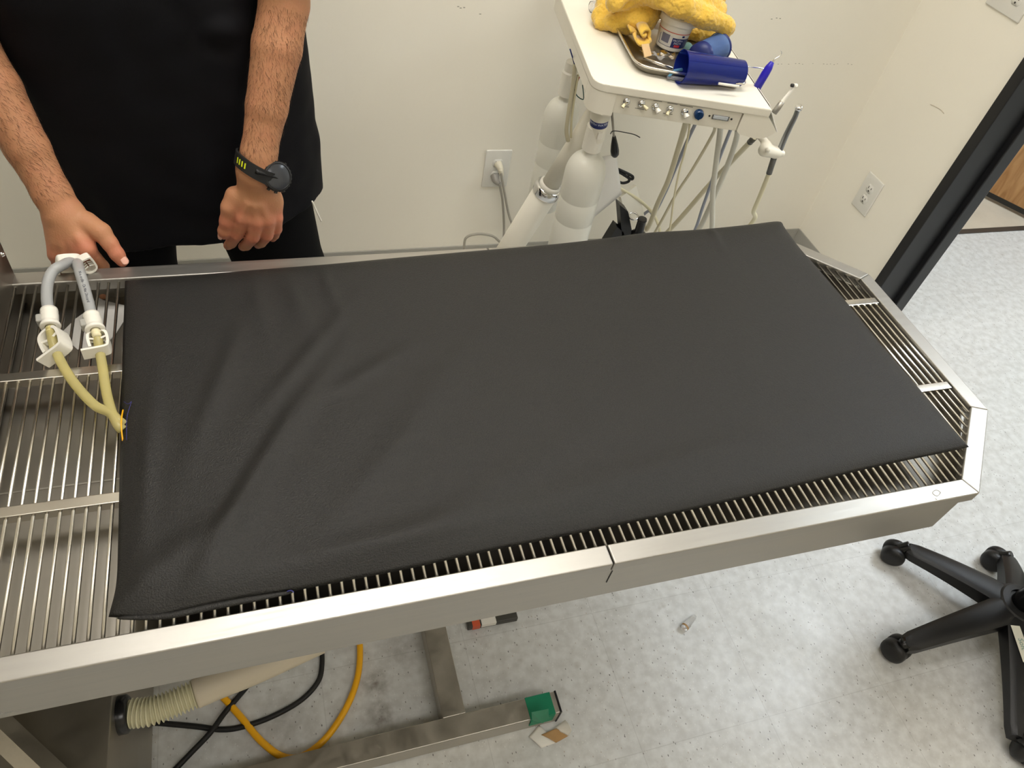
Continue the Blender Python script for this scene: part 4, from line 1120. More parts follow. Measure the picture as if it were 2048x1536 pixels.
# umbilical hoses hanging under the cart
def c5(L): return [(1200 + a_ / 4.655, 180 + b_ / 4.655) for a_, b_ in L]
hoses = [([(805, 275), (800, 300), (740, 510), (640, 830), (540, 1050), (440, 1290)], .0065, 'tan_hose', 'thick tan hose, leftmost of those hanging under the cart', .92, 1.10),
         ([(895, 290), (885, 320), (800, 500), (670, 810), (600, 970), (500, 1150)], .0042, 'blue_hose', 'blue grey hose beside the leftmost tan hose under the cart', .94, 1.12),
         ([(838, 290), (822, 420), (780, 610), (740, 750), (690, 1000), (640, 1330)], .0025, 'cream_hose', 'thin cream tube falling nearly straight under the cart', .96, 1.0),
         ([(1075, 335), (1040, 430), (860, 740), (700, 985), (480, 1370)], .0036, 'tan_hose', 'slim tan hose slanting down left under the cart', .90, 1.06),
         ([(1122, 330), (1115, 420), (1080, 690), (1050, 960), (1038, 1330)], .0066, 'pale_hose', 'thick pale grey hose falling straight under the cart', .93, .98),
         ([(1225, 345), (1110, 640), (1040, 850), (960, 1080), (870, 1330)], .0042, 'blue_hose', 'slender blue grey hose crossing behind the thick ones', .98, 1.14),
         ([(1285, 360), (1270, 450), (1210, 640), (1070, 980), (900, 1330)], .0066, 'pale_hose', 'thick grey hose bending left, rightmost but one under the cart', .90, 1.02),
         ([(1440, 440), (1200, 690), (1020, 880), (600, 1350)], .0068, 'tan_hose', 'thick tan hose with a dark collar slanting from the right of the cart', 1.0, 1.2)]
for L, r_, mk, lab, ya, yb in hoses:
    P2 = c5(L); pts = [hy(u, v_, ya + (yb - ya) * i / (len(P2) - 1)) for i, (u, v_) in enumerate(P2)]
    e = pts[-1]; pts += [e + (pts[-1] - pts[-2]) * .6 + Vector((0, .04, 0)), Vector((e.x - .05, min(yb + .12, 1.3), .12))]
    h = root('cart_hose', lab, 'hose', pts[0]); bm = bmesh.new(); tube(bm, pts, r_, 12, n=8); from_bm('hose_wall', bm, M[mk], h)
    if 'dark collar' in lab:
        bm = bmesh.new(); tube(bm, [pts[0], pts[0].lerp(pts[1], .18)], r_ * 1.15, 12, raw=True); from_bm('dark_collar', bm, mat('dark_collar', srgb(80, 78, 70), .4), h)
# arcing cream tube low down
h = root('air_tube', 'cream tube arcing over the white base panel below the cart', 'tube', hy(1290, 410, 1.12)); bm = bmesh.new()
tube(bm, [hy(u, v_, 1.12) for u, v_ in c5([(120, 900), (200, 925), (330, 1000), (420, 1070), (500, 1160), (545, 1260), (557, 1340), (540, 1450)])], .0042, 10); from_bm('hose_wall', bm, M['cream_hose'], h)

# white base panel with regulator knob and key ring
bp = root('foot_pedal_unit', 'low white unit with a black knob and chrome ring beside the cart column', 'unit', hy(1290, 450, 1.1))
F4 = [(1225, 392), (1300, 366), (1345, 470), (1262, 520)]
P4 = [hy(u, v_, y_) for (u, v_), y_ in zip(((1236, 392), (1267, 369), (1302, 500), (1264, 512)), (1.12, 1.14, 1.10, 1.08))]
bm = bmesh.new(); v = [bm.verts.new(p) for p in P4]; f = bm.faces.new(v); thicken(bm, [f], .012); from_bm('white_panel', bm, M['cart'], bp)
bm = bmesh.new()
for Q in (((1231, 396), (1248, 410), (1268, 510), (1240, 510)), ((1226, 440), (1240, 452), (1236, 500), (1202, 500), (1204, 476))):
    v = [bm.verts.new(hy(u, v_, 1.06)) for u, v_ in Q]; f = bm.faces.new(v); thicken(bm, [f], .03)
from_bm('black_bracket', bm, M['black'], bp)
kp = hy(1276, 470, 1.00); bm = bmesh.new(); lathe(bm, [(0, 0), (.019, 0), (.0195, .006), (.012, .012), (.011, .044), (.0125, .047), (.0115, .052), (0, .053)], axis_mtx(kp, (-.06, 0, 1)), 26); autosm(from_bm('regulator_knob', bm, M['black_gloss'], bp), 30)
bm = bmesh.new(); rc = hy(1267, 432, 1.06); ringp = [rc + Vector((math.cos(a_) * .013, math.sin(a_) * .010, math.sin(a_) * .004)) for a_ in [k * math.pi / 6 for k in range(12)]]
tube(bm, ringp, .0028, 10, n=4, closed=True); from_bm('key_ring', bm, M['chrome'], bp)
bm = bmesh.new(); tube(bm, [hy(u, v_, 1.10) for u, v_ in ((1225, 338), (1240, 345), (1262, 358), (1264, 352), (1240, 340), (1228, 336))], .0038, 8); tube(bm, [hy(u, v_, 1.10) for u, v_ in ((1232, 360), (1245, 366), (1258, 362), (1256, 352))], .0036, 8)
tag(from_bm('cable_loop', bm, M['black_rubber']), 'small looped black cable beside the hanging tool handle', 'cable')

# white sheet behind the bottle
bm = bmesh.new(); P4 = [hy(1196, 314, 1.02), hy(1232, 308, 1.06), hy(1243, 388, 1.06), hy(1180, 440, 1.02)]
curved_sheet(bm, P4, lambda s_, t_: .01 * math.sin(s_ * 3.1) * math.sin(t_ * 3.1), 8, 8, .0006, up=(0, -1, 0)); tag(from_bm('plastic_sheet', bm, M['paper'], None, True), 'thin white sheet hanging behind the front water bottle', 'sheet')
# hanging tool
tl = root('hanging_tool', 'black teardrop handled tool hanging by a zip tie under the cart', 'tool', hy(1229, 290, .98))
bm = bmesh.new(); tube(bm, [hy(1223, 218, .97), hy(1228, 275, .975)], .0028, 10, raw=True); from_bm('shaft', bm, M['grey_cord'], tl)
a_ = hy(1228, 272, .975); b_ = hy(1230, 313, .98); L0 = (a_ - b_).length
bm = bmesh.new(); lathe(bm, [(0, 0), (.006, .001), (.0095, .007), (.0100, L0 * .3), (.008, L0 * .6), (.005, L0 * .9), (.0035, L0), (0, L0)], axis_mtx(b_, a_ - b_), 24); from_bm('handle', bm, M['black_gloss'], tl, True)
bm = bmesh.new(); tube(bm, [hy(u, v_, .965) for u, v_ in ((1221, 268), (1224, 263), (1232, 262), (1250, 265), (1268, 269), (1280, 275))], .0011, 6); from_bm('zip_tie', bm, M['black_gloss'], tl)

# instruments at the right of the cart
sc_ = root('scaler', 'blue handled steel scaler with hooked tip at the right edge of the cart', 'dental tool', hy(1515, 170, 1.0)); ys = 1.0
ys = (B + rv * .1).y
bm = bmesh.new(); a_ = hy(1511, 180, ys); b_ = hy(1545, 123, ys); L0 = (b_ - a_).length
lathe(bm, [(0, 0), (.0085, 0), (.0087, L0 * .55), (.0078, L0 * .8), (.0045, L0 * .98), (0, L0)], axis_mtx(a_, b_ - a_), 20); from_bm('handle', bm, M['blue'], sc_, True)
bm = bmesh.new(); tube(bm, [hy(u, v_, ys) for u, v_ in ((1544, 126), (1550, 118), (1558, 113), (1563, 107), (1562, 101))], .0015, 8, rfun=lambda t: .0019 - .0013 * t); from_bm('hook_tip', bm, M['chrome'], sc_)
bm = bmesh.new(); tube(bm, [hy(u, v_, ys + .02) for u, v_ in ((1486, 128), (1492, 133), (1520, 136), (1534, 141))], .0016, 8); o = from_bm('probe', bm, M['chrome']); tag(o, 'thin steel probe lying between the blue cup and the scaler', 'dental tool')
pa_ = root('prophy_handpiece', 'white headed handpiece with a steel collar above the cart corner', 'dental tool', hy(1552, 220, ys))
bm = bmesh.new(); a_ = hy(1548, 226, ys - .03); b_ = hy(1565, 203, ys - .03); L0 = (b_ - a_).length; lathe(bm, [(0, 0), (.0062, 0), (.0065, L0 * .5), (.0055, L0), (0, L0)], axis_mtx(a_, b_ - a_), 18); from_bm('steel_collar', bm, M['steel_dull'], pa_, True)
bm = bmesh.new(); tube(bm, [hy(u, v_, ys - .03) for u, v_ in ((1564, 204), (1573, 193), (1583, 181), (1589, 173))], .004, 12, rfun=lambda t: .0045 - .0015 * t); from_bm('neck', bm, M['white'], pa_)
bm = bmesh.new(); a_ = hy(1594, 172, ys - .03); b_ = hy(1586, 171, ys - .03); lathe(bm, [(0, 0), (.0045, .001), (.0048, .008), (0, .009)], axis_mtx(a_, b_ - a_), 14); lathe(bm, [(0, .009), (.0038, .010), (.0035, .015), (0, .0155)], axis_mtx(a_, b_ - a_), 14, mi=1); from_bm('head', bm, None, pa_, True, mats=[M['white'], M['dark']])
hp = root('steel_handpiece', 'curved steel handpiece in a white holder at the right of the cart', 'dental tool', hy(1565, 300, .86)); yh = .86
bm = bmesh.new(); tube(bm, [hy(u, v_, yh) for u, v_ in ((1558, 304), (1570, 275), (1582, 250), (1591, 232), (1597, 214))], .006, 16, rfun=lambda t: .0068 - .0018 * t); from_bm('barrel', bm, mat('grey_steel', (.30, .31, .32, 1), .3, .9), hp)
bm = bmesh.new(); a_ = hy(1597, 219, yh); b_ = hy(1599, 209, yh); lathe(bm, [(0, 0), (.0075, 0), (.008, .004), (.008, .007), (.006, .009), (0, .0095)], axis_mtx(a_, b_ - a_), 20); from_bm('head', bm, M['chrome'], hp, True)
bm = bmesh.new(); tube(bm, [hy(1548, 316, yh), hy(1538, 347, yh)], .0068, 14, raw=True); from_bm('hose_coupling', bm, mat('dark_coupling', srgb(95, 95, 92), .35), hp)
bm = bmesh.new(); pts = [hy(1539, 345, yh), hy(1525, 380, yh + .02), hy(1508, 420, yh + .05), hy(1490, 460, yh + .1)]; pts.append(Vector((pts[-1].x - .06, 1.1, .12))); tube(bm, pts, .0055, 12); from_bm('hose', bm, M['cream_hose'], hp)
F = Field(hy(1545, 300, yh) - Vector((.09, .06, .09)), hy(1545, 300, yh) + Vector((.09, .06, .09)), .0016)
F.cap(hy(1518, 270, yh + .03), hy(1534, 288, yh + .01), .0075, .0085, .004)
F.cap(hy(1530, 300, yh), hy(1552, 305, yh), .015, .0125, .008); F.cap(hy(1550, 308, yh), hy(1563, 307, yh - .004), .010, .008, .004)
F.cap(hy(1536, 300, yh - .014), hy(1536, 300, yh - .02), .005, .005, .002)
o = bpy.data.objects.new('handpiece_holder', F.mesh('handpiece_holder')); COL.objects.link(o); o.data.materials.append(M['cart']); clean_sdf(o); attach(o, ct)

# ------------------------------------------------------------------ tray and things on it
tray = root('instrument_tray', 'shallow steel instrument tray with rounded corners on top of the cart', 'tray', hz(1390, 120, CZ))
tc_ = [hz(1487, 172, CZ), hz(1300, 147, CZ), hz(1255, 60, CZ)]
fu = (hz(1290, 145, CZ) - hz(1480, 181, CZ)); fl = fu.length; fu.normalize()
T_A = hz(1489, 187, CZ); T_B = hz(1268, 150, CZ); lv2 = (hz(1238, 52, CZ) - hz(1283, 135, CZ)).normalized(); T_C = T_B + lv2 * .27; T_D = T_A + lv2 * .27
# order CCW
def rounded_poly(P, r, n=6):
    out = []; N = len(P)
    for i in range(N):
        p = P[i]; d0 = (p - P[i - 1]).normalized(); d1 = (P[(i + 1) % N] - p).normalized(); rr_ = r[i]; out += roundcorner(p, d0, d1, rr_, n)
    return out
tp4 = [T_A, T_D, T_C, T_B]; rc_ = [.018, .03, .03, .04]; outer_t = rounded_poly(tp4, rc_)
cen = (T_A + T_B + T_C + T_D) / 4
def scale_in(P, d): return [p + (cen - p).normalized() * d for p in P]
bm = bmesh.new(); layers = [(0.0, .016), (.001, .0185), (.004, .0195), (.0075, .0175), (.012, .004), (.016, .0022)]
R_ = [[bm.verts.new((p.x, p.y, CZ + z_)) for p in scale_in(outer_t, d_)] for d_, z_ in layers]
for A_, B_ in zip(R_, R_[1:]):
    for k in range(len(A_)): bm.faces.new((A_[k], A_[(k + 1) % len(A_)], B_[(k + 1) % len(A_)], B_[k]))
bm.faces.new(R_[-1])
R2 = [[bm.verts.new((p.x, p.y, CZ + z_)) for p in scale_in(outer_t, d_)] for d_, z_ in ((.0012, .0175), (.0055, .0170), (.0095, .0165), (.0185, .0012), (.02, .001))]
for A_, B_ in zip(R2, R2[1:]):
    for k in range(len(A_)): bm.faces.new((A_[k], A_[(k + 1) % len(A_)], B_[(k + 1) % len(A_)], B_[k]))
bm.faces.new(R2[-1])
autosm(from_bm('pan', bm, M['steel_dull'], tray), 60)
tube_rim = bmesh.new(); tube(tube_rim, [Vector((p.x, p.y, CZ + .018)) for p in scale_in(outer_t, .0025)], .0028, 8, raw=True, closed=True); from_bm('rolled_rim', tube_rim, M['rod'], tray)
TZ = CZ + .004

# tub
tub = root('paste_tub', 'white paste tub with blue and red label half under the yellow towel', 'tub', hz(1338, 96, TZ))
tb = hz(1338, 92, TZ); tt_ = Vector((tb.x + .003, tb.y + .004, tb.z)); m = Matrix.Translation(tb) @ Matrix.Rotation(math.radians(3), 4, 'Y')
bm = bmesh.new(); lathe(bm, [(0, 0), (.029, 0), (.031, .002), (.0365, .056), (.036, .058), (0, .058)], m, 48); autosm(from_bm('tub_body', bm, M['white'], tub), 30)
bm = bmesh.new(); lathe(bm, [(.0375, .053), (.0405, .054), (.0408, .066), (.039, .069), (0, .070)], m, 48); autosm(from_bm('lid', bm, M['white'], tub), 30)
rl = lambda z: .031 + (z - .002) * (.0055 / .054) + .0004
av = math.atan2(CAM[1] - tb.y, CAM[0] - tb.x)
def band(nm, z0, z1, a0, a1, mm, dr=0.0, par=tub):
    bm = bmesh.new(); lathe(bm, [(rl(z0) + dr, z0), (rl(z1) + dr, z1)], m, 40, a0=a0, a1=a1); return from_bm(nm, bm, mm, par, True)
band('red_line', .0385, .0405, 0, 2 * math.pi, M['salmon']); band('blue_label', .009, .030, av - .9, av + 1.5, M['navy'], .0001)
band('white_badge', .010, .033, av - .85, av + .05, M['paper'], .0003); band('grey_emblem', .016, .034, av - .70, av - .15, mat('grey_print', srgb(120, 120, 135), .6), .0005)
band('red_badge', .011, .016, av + .28, av + .68, M['red'], .0003); band('blue_mark', .033, .037, av + .62, av + .8, M['navy'], .0002)
for s_, z_ in (('PROPHY', .0255), ('PASTE', .0195)):
    a_ = av + .50; ra_ = rl(z_) + .0004; nz = Vector((math.cos(a_), math.sin(a_), 0)); mt = Matrix((Vector((-nz.y, nz.x, 0)), Vector((0, 0, 1)), nz)).transposed().to_4x4(); mt.translation = tb + Vector((0, 0, z_)) + nz * ra_
    text('label_text', s_, .0065, mt, M['text_white'], tub, bend=ra_)

# cups
def cup(label, A, B, ra, rb, mm, inner=None):
    A = Vector(A); B = Vector(B); L0 = (B - A).length; r = root('plastic_cup', label, 'cup', A)
    bm = bmesh.new(); lathe(bm, [(ra + .0008, 0), (ra + .001, .0012), (ra, .002), (rb, L0 - .002), (rb - .002, L0), (0, L0), (0, L0 - .0015), (rb - .003, L0 - .0025), (ra - .0012, 0)], axis_mtx(A, B - A), 40)
    from_bm('cup_wall', bm, mm, r, True); return r
cup('dark blue plastic cup lying on its side at the front of the tray', hz(1362, 133, CZ + .034), hz(1483, 147, CZ + .028), .0315, .026, mat('blue_plastic', srgb(30, 50, 150), .1, trans=.55, ior=1.2))
c2a = hz(1440, 93, CZ + .034); c2b = hz(1396, 112, CZ + .03)
cu = cup('light blue and navy cup lying half under the towel', c2a, c2b, .0275, .023, mat('pale_blue_cup', srgb(120, 150, 205), .12, trans=.6, ior=1.2))
bm = bmesh.new(); lathe(bm, [(.0283, 0), (.0295, .001), (.0295, .004), (.0278, .005)], axis_mtx(c2a, c2b - c2a), 36); from_bm('navy_rim', bm, M['navy'], cu, True)
L0 = (c2b - c2a).length; bm = bmesh.new(); lathe(bm, [(.0255, L0 - .018), (.0240, L0 + .0005), (0, L0 + .0006)], axis_mtx(c2a, c2b - c2a), 36); from_bm('navy_base', bm, M['navy'], cu, True)
bm = bmesh.new(); a_ = hz(1356, 152, CZ + .010); tube(bm, [hz(1338, 152, TZ + .008), hz(1350, 142, TZ + .010), hz(1362, 138, TZ + .012)], .006, 10, rfun=lambda t: .0025 + .0045 * t, flat=.6); tag(from_bm('plastic_tip', bm, M['lightblue']), 'small pale blue plastic tip beside the mouth of the dark blue cup', 'plastic piece')
bm = bmesh.new(); P4 = [hz(1437, 166, CZ + .0205), hz(1438, 172, CZ + .0205), hz(1478, 175, CZ + .0205), hz(1479, 170, CZ + .0205)]
tube(bm, [hz(1437, 167, CZ + .0230), hz(1478, 173, CZ + .0230)], .0026, 10, raw=True); tag(from_bm('white_stick', bm, M['white']), 'short white plastic stick on the front rim of the tray', 'stick')
# craft stick
bm = bmesh.new(); curved_sheet(bm, [hz(1282, 90, TZ + .034), hz(1296, 88, TZ + .034), hz(1302, 112, TZ + .013), hz(1288, 116, TZ + .013)], lambda a_, b_: 0, 2, 2, .002)
tag(from_bm('craft_stick', bm, M['wood_stick']), 'pale wooden craft stick poking out from the rolled towel', 'stick')
# foil packets and slim steel instruments
rg = random.Random(3)
for i, (u0, v0_, u1, v1_, w_, lab, mk) in enumerate(((1278, 103, 1318, 112, .004, 'crumpled foil strip at the foot of the paste tub', 'chrome'), (1300, 107, 1326, 120, .0045, 'clear wrapper folded in front of the foil strip', 'clear'), (1318, 104, 1350, 112, .0035, 'bright foil end below the tub label', 'chrome'), (1320, 110, 1348, 118, .003, 'narrow foil end in front of the tub', 'chrome'))):
    bm = bmesh.new(); a_ = hz(u0, v0_, TZ + .004); b_ = hz(u1, v1_, TZ + .004); d_ = b_ - a_; s_ = Vector((-d_.y, d_.x, 0)).normalized() * w_ * 1.6
    P4 = [a_ - s_, b_ - s_, b_ + s_, a_ + s_]; ph = rg.random() * 6
    curved_sheet(bm, P4, lambda x, y, ph=ph: .0025 + .0025 * math.sin(x * 9 + ph + y * 3), 10, 4, .0004, off=0); tag(from_bm('foil_wrapper', bm, M[mk]), lab, 'wrapper')
bm = bmesh.new(); tube(bm, [hz(1287, 116, TZ + .004), hz(1345, 137, TZ + .004)], .0034, 8, raw=True); tag(from_bm('steel_instrument', bm, M['rod']), 'slim steel instrument lying diagonally in the tray', 'dental tool')
bm = bmesh.new(); tube(bm, [hz(1334, 154, TZ + .004), hz(1385, 162, TZ + .004)], .004, 8, raw=True); tag(from_bm('clear_tube', bm, M['clear']), 'short clear tube along the front wall of the tray', 'tube')
bm = bmesh.new(); P4 = [hz(1355, 99, TZ), hz(1372, 107, TZ), hz(1388, 98, TZ), hz(1370, 88, TZ)]; curved_sheet(bm, P4, lambda s_, t_: .004 + .003 * math.sin(s_ * 4), 6, 6, .0006); tag(from_bm('cloth_scrap', bm, M['teal'], None, True), 'teal and pink scrap of cloth right of the paste tub', 'cloth')
# clear cup at the left of the towel
cl = root('clear_cup', 'clear plastic cup lying at the left of the yellow towel', 'cup', hz(1192, 14, CZ))
bm = bmesh.new(); a_ = hz(1182, 14, CZ + .014); b_ = hz(1215, 12, CZ + .016); L0 = (b_ - a_).length; lathe(bm, [(.012, 0), (.0125, .001), (.015, L0), (.014, L0), (.011, .001)], axis_mtx(a_, b_ - a_), 24); from_bm('cup_wall', bm, M['clear'], cl, True)

# towel (folded terry cloth), sculpted
def tz(u, v_, z): return np.array(hz(u, v_, CZ + z))
F = Field((-.62, .82, CZ - .005), (.05, 1.52, CZ + .20), .0025)
def ty(u, v_, y_, z_=None): return np.array(hy(u, v_, y_))
# broad layered folds falling from upper left to lower right over the tub
F.chain([tz(1235, 2, .075), tz(1275, -18, .094), tz(1318, -8, .108), tz(1362, 8, .108), tz(1410, 34, .088), tz(1452, 54, .070)], [.024, .026, .022, .024, .022, .0195], .012)
F.chain([tz(1240, -40, .085), tz(1290, -45, .10), tz(1345, -22, .115), tz(1395, 0, .105), tz(1430, 22, .085)], [.034, .034, .030, .030, .024], .012)
F.chain([tz(1262, -66, .06), tz(1320, -62, .075), tz(1378, -44, .08), tz(1415, -22, .075), tz(1432, -2, .075)], [.034, .036, .034, .030, .022], .016)
F.chain([tz(1280, -30, .045), tz(1340, -15, .055), tz(1395, 5, .055)], [.035, .035, .03], .02)
# left lobe resting on the cart top
F.chain([tz(1240, -15, .058), tz(1216, 10, .036), tz(1201, 32, .020), tz(1198, 46, .013)], [.026, .025, .018, .0125], .012)
F.chain([tz(1204, 47, .012), tz(1230, 42, .026), tz(1262, 36, .038), tz(1290, 36, .046), tz(1301, 50, .034)], [.012, .020, .026, .026, .012], .009)
F.chain([tz(1226, 50, .010), tz(1256, 57, .018), tz(1284, 64, .022)], [.010, .011, .011], .008)
F.chain([tz(1262, 20, .05), tz(1295, 20, .06)], [.028, .03], .01)
# under layer behind the cups
F.chain([tz(1368, 68, .012), tz(1395, 70, .016), tz(1428, 64, .022)], [.011, .012, .013], .01)
tw_me = F.mesh('towel_cloth')
tw = root('towel', 'yellow terry towel bundled over the tub and tray on the cart', 'towel', hz(1330, 20, CZ))
o = bpy.data.objects.new('towel_cloth', tw_me); COL.objects.link(o); o.data.materials.append(M['towel']); clean_sdf(o, 2)
rs = np.random.RandomState(1)
bm = bmesh.new(); bm.from_mesh(o.data); bm.normal_update()
from mathutils import noise as mn
for v in bm.verts:
    n1 = mn.noise(v.co * 38) * .0045 + mn.noise(v.co * 190) * .0022 + rs.uniform(-.0006, .0006)
    # a pressed-in crease along the left lobe
    A_ = Vector(tz(1210, 40, .038)); B_ = Vector(tz(1262, 6, .080)); t = max(0, min(1, (v.co - A_).dot(B_ - A_) / (B_ - A_).length_squared)); dd_ = (v.co - A_.lerp(B_, t)).length
    n1 -= .011 * math.exp(-(dd_ / .0065) ** 2)
    v.co += v.normal * n1
bm.to_mesh(o.data); bm.free(); attach(o, tw)
# rolled hanging end of the towel
ra = tz(1291, 68, .020); 
bm = bmesh.new(); roll = []
uu = Vector(tz(1300, 66, .03)) - Vector(tz(1280, 66, .03)); uu.normalize()
for u, v_, z_ in ((1262, 64, .016), (1272, 66, .012), (1273, 80, .010), (1280, 90, .006), (1293, 92, .006), (1301, 84, .010), (1299, 74, .016), (1300, 64, .026), (1296, 60, .030), (1288, 62, .028), (1284, 69, .022), (1289, 74, .018), (1294, 69, .021)):
    roll.append(Vector(tz(u, v_, z_ + .016)))
rp = catmull(roll, 6); depth = Vector((lv.x, lv.y, 0)) * .045
Aa, Bb, Cc, Dd = [], [], [], []
for i, p in enumerate(rp):
    t = (rp[min(i + 1, len(rp) - 1)] - rp[max(0, i - 1)]).normalized(); nn2 = t.cross(depth.normalized()).normalized() * .0028
    Aa.append(bm.verts.new(p + nn2)); Bb.append(bm.verts.new(p - nn2)); Cc.append(bm.verts.new(p - nn2 + depth)); Dd.append(bm.verts.new(p + nn2 + depth))
for i in range(len(rp) - 1):
    for a_, b_ in ((Aa, Bb), (Bb, Cc), (Cc, Dd), (Dd, Aa)): bm.faces.new((a_[i], a_[i + 1], b_[i + 1], b_[i]))
bm.faces.new((Aa[0], Bb[0], Cc[0], Dd[0])); bm.faces.new((Aa[-1], Dd[-1], Cc[-1], Bb[-1]))
bmesh.ops.bevel(bm, geom=[e for e in bm.edges if e.calc_face_angle(0) > 1.0], offset=.0012, segments=2, affect='EDGES')
attach(from_bm('rolled_end', bm, M['towel'], None, True), tw)

# ================================================================== the person
person = root('person', 'person in black shirt and trousers resting one hand on the far table rim', 'person', (-1.27, .93, 0))
V = lambda *a: np.array(a, float)
# ---------- left arm (with the watch), hanging in front of the thigh
W_L = np.array(hy(512, 342, .735)); E_L = np.array(hy(569, 5, .83)); S_L = V(-1.08, .94, 1.40)
W_R = np.array(hy(125, 425, .735)); E_R = np.array(hy(-62, 85, .86)); S_R = V(-1.55, .95, 1.40)
H = .0019
FL = Field((min(W_L[0], E_L[0]) - .13, .60, .60), (-.93, 1.03, 1.45), .0024)


def arm(F, S, E, W, nrm):
    """upper arm, forearm with muscle bellies, flattened wrist; nrm = thin direction at the wrist"""
    F.chain([S, E], [.050, .037], .006)
    d = (W - E)
    F.cap(E, E + d * .25, .0365, .0375, .006); F.cap(E + d * .25, E + d * .60, .0375, .0320, .006)
    F.cap(E + d * .60, E + d * .88, .0320, .0275, .006, sq=(nrm, .86)); F.cap(E + d * .88, W, .0275, .0285, .008, sq=(nrm, .78))


nL = V(.0, -.75, .65)
arm(FL, S_L, E_L, W_L, nL)
def pl(u, v, y): return np.array(hy(u, v, y))
mcpL = [pl(486, 440, .728), pl(513, 446, .722), pl(536, 443, .726), pl(553, 436, .736)]
bk = pl(505, 372, .728)
for i, (m_c, r_) in enumerate(zip(mcpL, (.0135, .0135, .0128, .0118))):
    s0 = W_L + (m_c - mcpL[1]) * .45 + V(0, .006, 0)
    FL.cap(s0, m_c + V(0, .006, -.003), .0185, r_, .014)
FL.cap(pl(490, 400, .745), pl(545, 400, .75), .017, .015, .016)          # palm mass
FL.ell(pl(486, 439, .722), V(.010, .008, .009), k=.010); FL.ell(pl(513, 445, .716), V(.010, .008, .009), k=.010); FL.ell(pl(537, 442, .72), V(.009, .007, .008), k=.010)
# tendons
for m_c in mcpL[:3]: FL.cap(bk * .5 + m_c * .5 + (m_c - mcpL[1]) * .0 + V(0, -.011, .005), m_c + V(0, -.007, .004), .0030, .0036, .010)
fingL = [[mcpL[0], pl(474, 468, .735), pl(462, 486, .755), pl(456, 491, .775)],
         [mcpL[1], pl(506, 474, .725), pl(492, 490, .748), pl(486, 493, .770)],
         [mcpL[2], pl(534, 470, .730), pl(522, 485, .752), pl(516, 489, .772)],
         [mcpL[3], pl(553, 458, .742), pl(549, 470, .760), pl(545, 476, .776)]]
for fg, rs_ in zip(fingL, ((.0125, .0112, .0098, .0085), (.0128, .0114, .010, .0086), (.0120, .0108, .0095, .0082), (.0108, .0098, .0086, .0076))):
    G_ = Field(FL.lo, FL.lo + (FL.n - 1) * FL.h, FL.h) if False else None
    FL.chain(fg, rs_, .0022)
thL = [pl(470, 392, .742), pl(459, 415, .735), pl(454, 442, .735), pl(449, 462, .738), pl(447, 470, .742)]
FL.chain(thL, [.0165, .0135, .0118, .0105, .0085], .006)
# ---------- right arm: hand resting on the rim
nR = V(.25, -.7, .65)
FR = Field((-1.72, .56, .60), (min(-1.30, 9), 1.05, 1.45), .0024)
arm(FR, S_R, E_R, W_R, nR)
def sink(p, y): return p
mcpR = [pl(174, 498, .690), pl(160, 512, .694), pl(134, 517, .702), pl(112, 510, .714)]
for i, (m_c, r_) in enumerate(zip(mcpR, (.0150, .0145, .0138, .0128))):
    s0 = W_R + (m_c - mcpR[1]) * .38 + V(.004, .0, -.012)
    FR.cap(s0, m_c, .0200, r_, .016)
FR.cap(pl(135, 470, .725), pl(165, 470, .722), .020, .018, .018)
for m_c in mcpR: FR.cap(W_R * .3 + m_c * .7 + V(0, -.011, .008), m_c + V(0, -.006, .005), .0034, .0040, .010)
for m_c, dx, r_ in zip(mcpR, (.012, .006, .0, -.004), (.0122, .0124, .0116, .0104)):
    FR.chain([m_c, m_c + V(dx, .004, -.040), m_c + V(dx * .8, -.006, -.066), m_c + V(dx * .6, -.022, -.080)], [r_, r_ * .92, r_ * .82, r_ * .72], .003)
thR = [pl(172, 446, .722), pl(202, 464, .703), pl(219, 486, .692), pl(234, 508, .683), pl(244, 523, .678)]
FR.chain(thR, [.0190, .0150, .0122, .0112, .0092], .005)
# ---------- torso, legs, neck, head at a coarser grid
FB = Field((-1.75, .62, 0.0), (-.78, 1.20, 1.86), .0075)
FB.cap(V(-1.315, .95, .95), V(-1.315, .96, 1.28), .14, .15, .06, sq=(V(0, 1, 0), .75)); FB.cap(S_L + V(-.03, 0, 0), S_R + V(.03, 0, 0), .06, .06, .06)
for sx_, hipx, footx in ((-1, -1.43, -1.47), (1, -1.20, -1.085)):
    FB.chain([V(hipx, .95, .86), V((hipx * .45 + footx * .55), .93, .48), V(footx, .97, .08)], [.080, .062, .042], .05)
    FB.cap(V(footx, .98, .045), V(footx + .02 * sx_, .82, .035), .04, .032, .02)
    FB.cap(S_L if sx_ > 0 else S_R, (E_L * .5 + S_L * .5) if sx_ > 0 else (E_R * .5 + S_R * .5), .054, .048, .03)
FB.cap(V(-1.315, .95, 1.40), V(-1.315, .93, 1.55), .058, .056, .03)
hc = V(-1.315, .92, 1.665)
FB.ell(hc, V(.078, .098, .115), k=.03); FB.ell(hc + V(0, -.03, -.055), V(.055, .065, .06), k=.03)
FH = Field(hc - V(.12, .16, .17), hc + V(.12, .14, .15), .0026)
FH.ell(hc, V(.077, .097, .112), k=.02); FH.ell(hc + V(0, -.030, -.055), V(.054, .064, .058), k=.03); FH.cap(hc + V(0, -.094, .012), hc + V(0, -.112, -.022), .008, .012, .01)
FH.ell(hc + V(-.03, -.088, .018), V(.017, .014, .011), k=.004, cut=True); FH.ell(hc + V(.03, -.088, .018), V(.017, .014, .011), k=.004, cut=True)
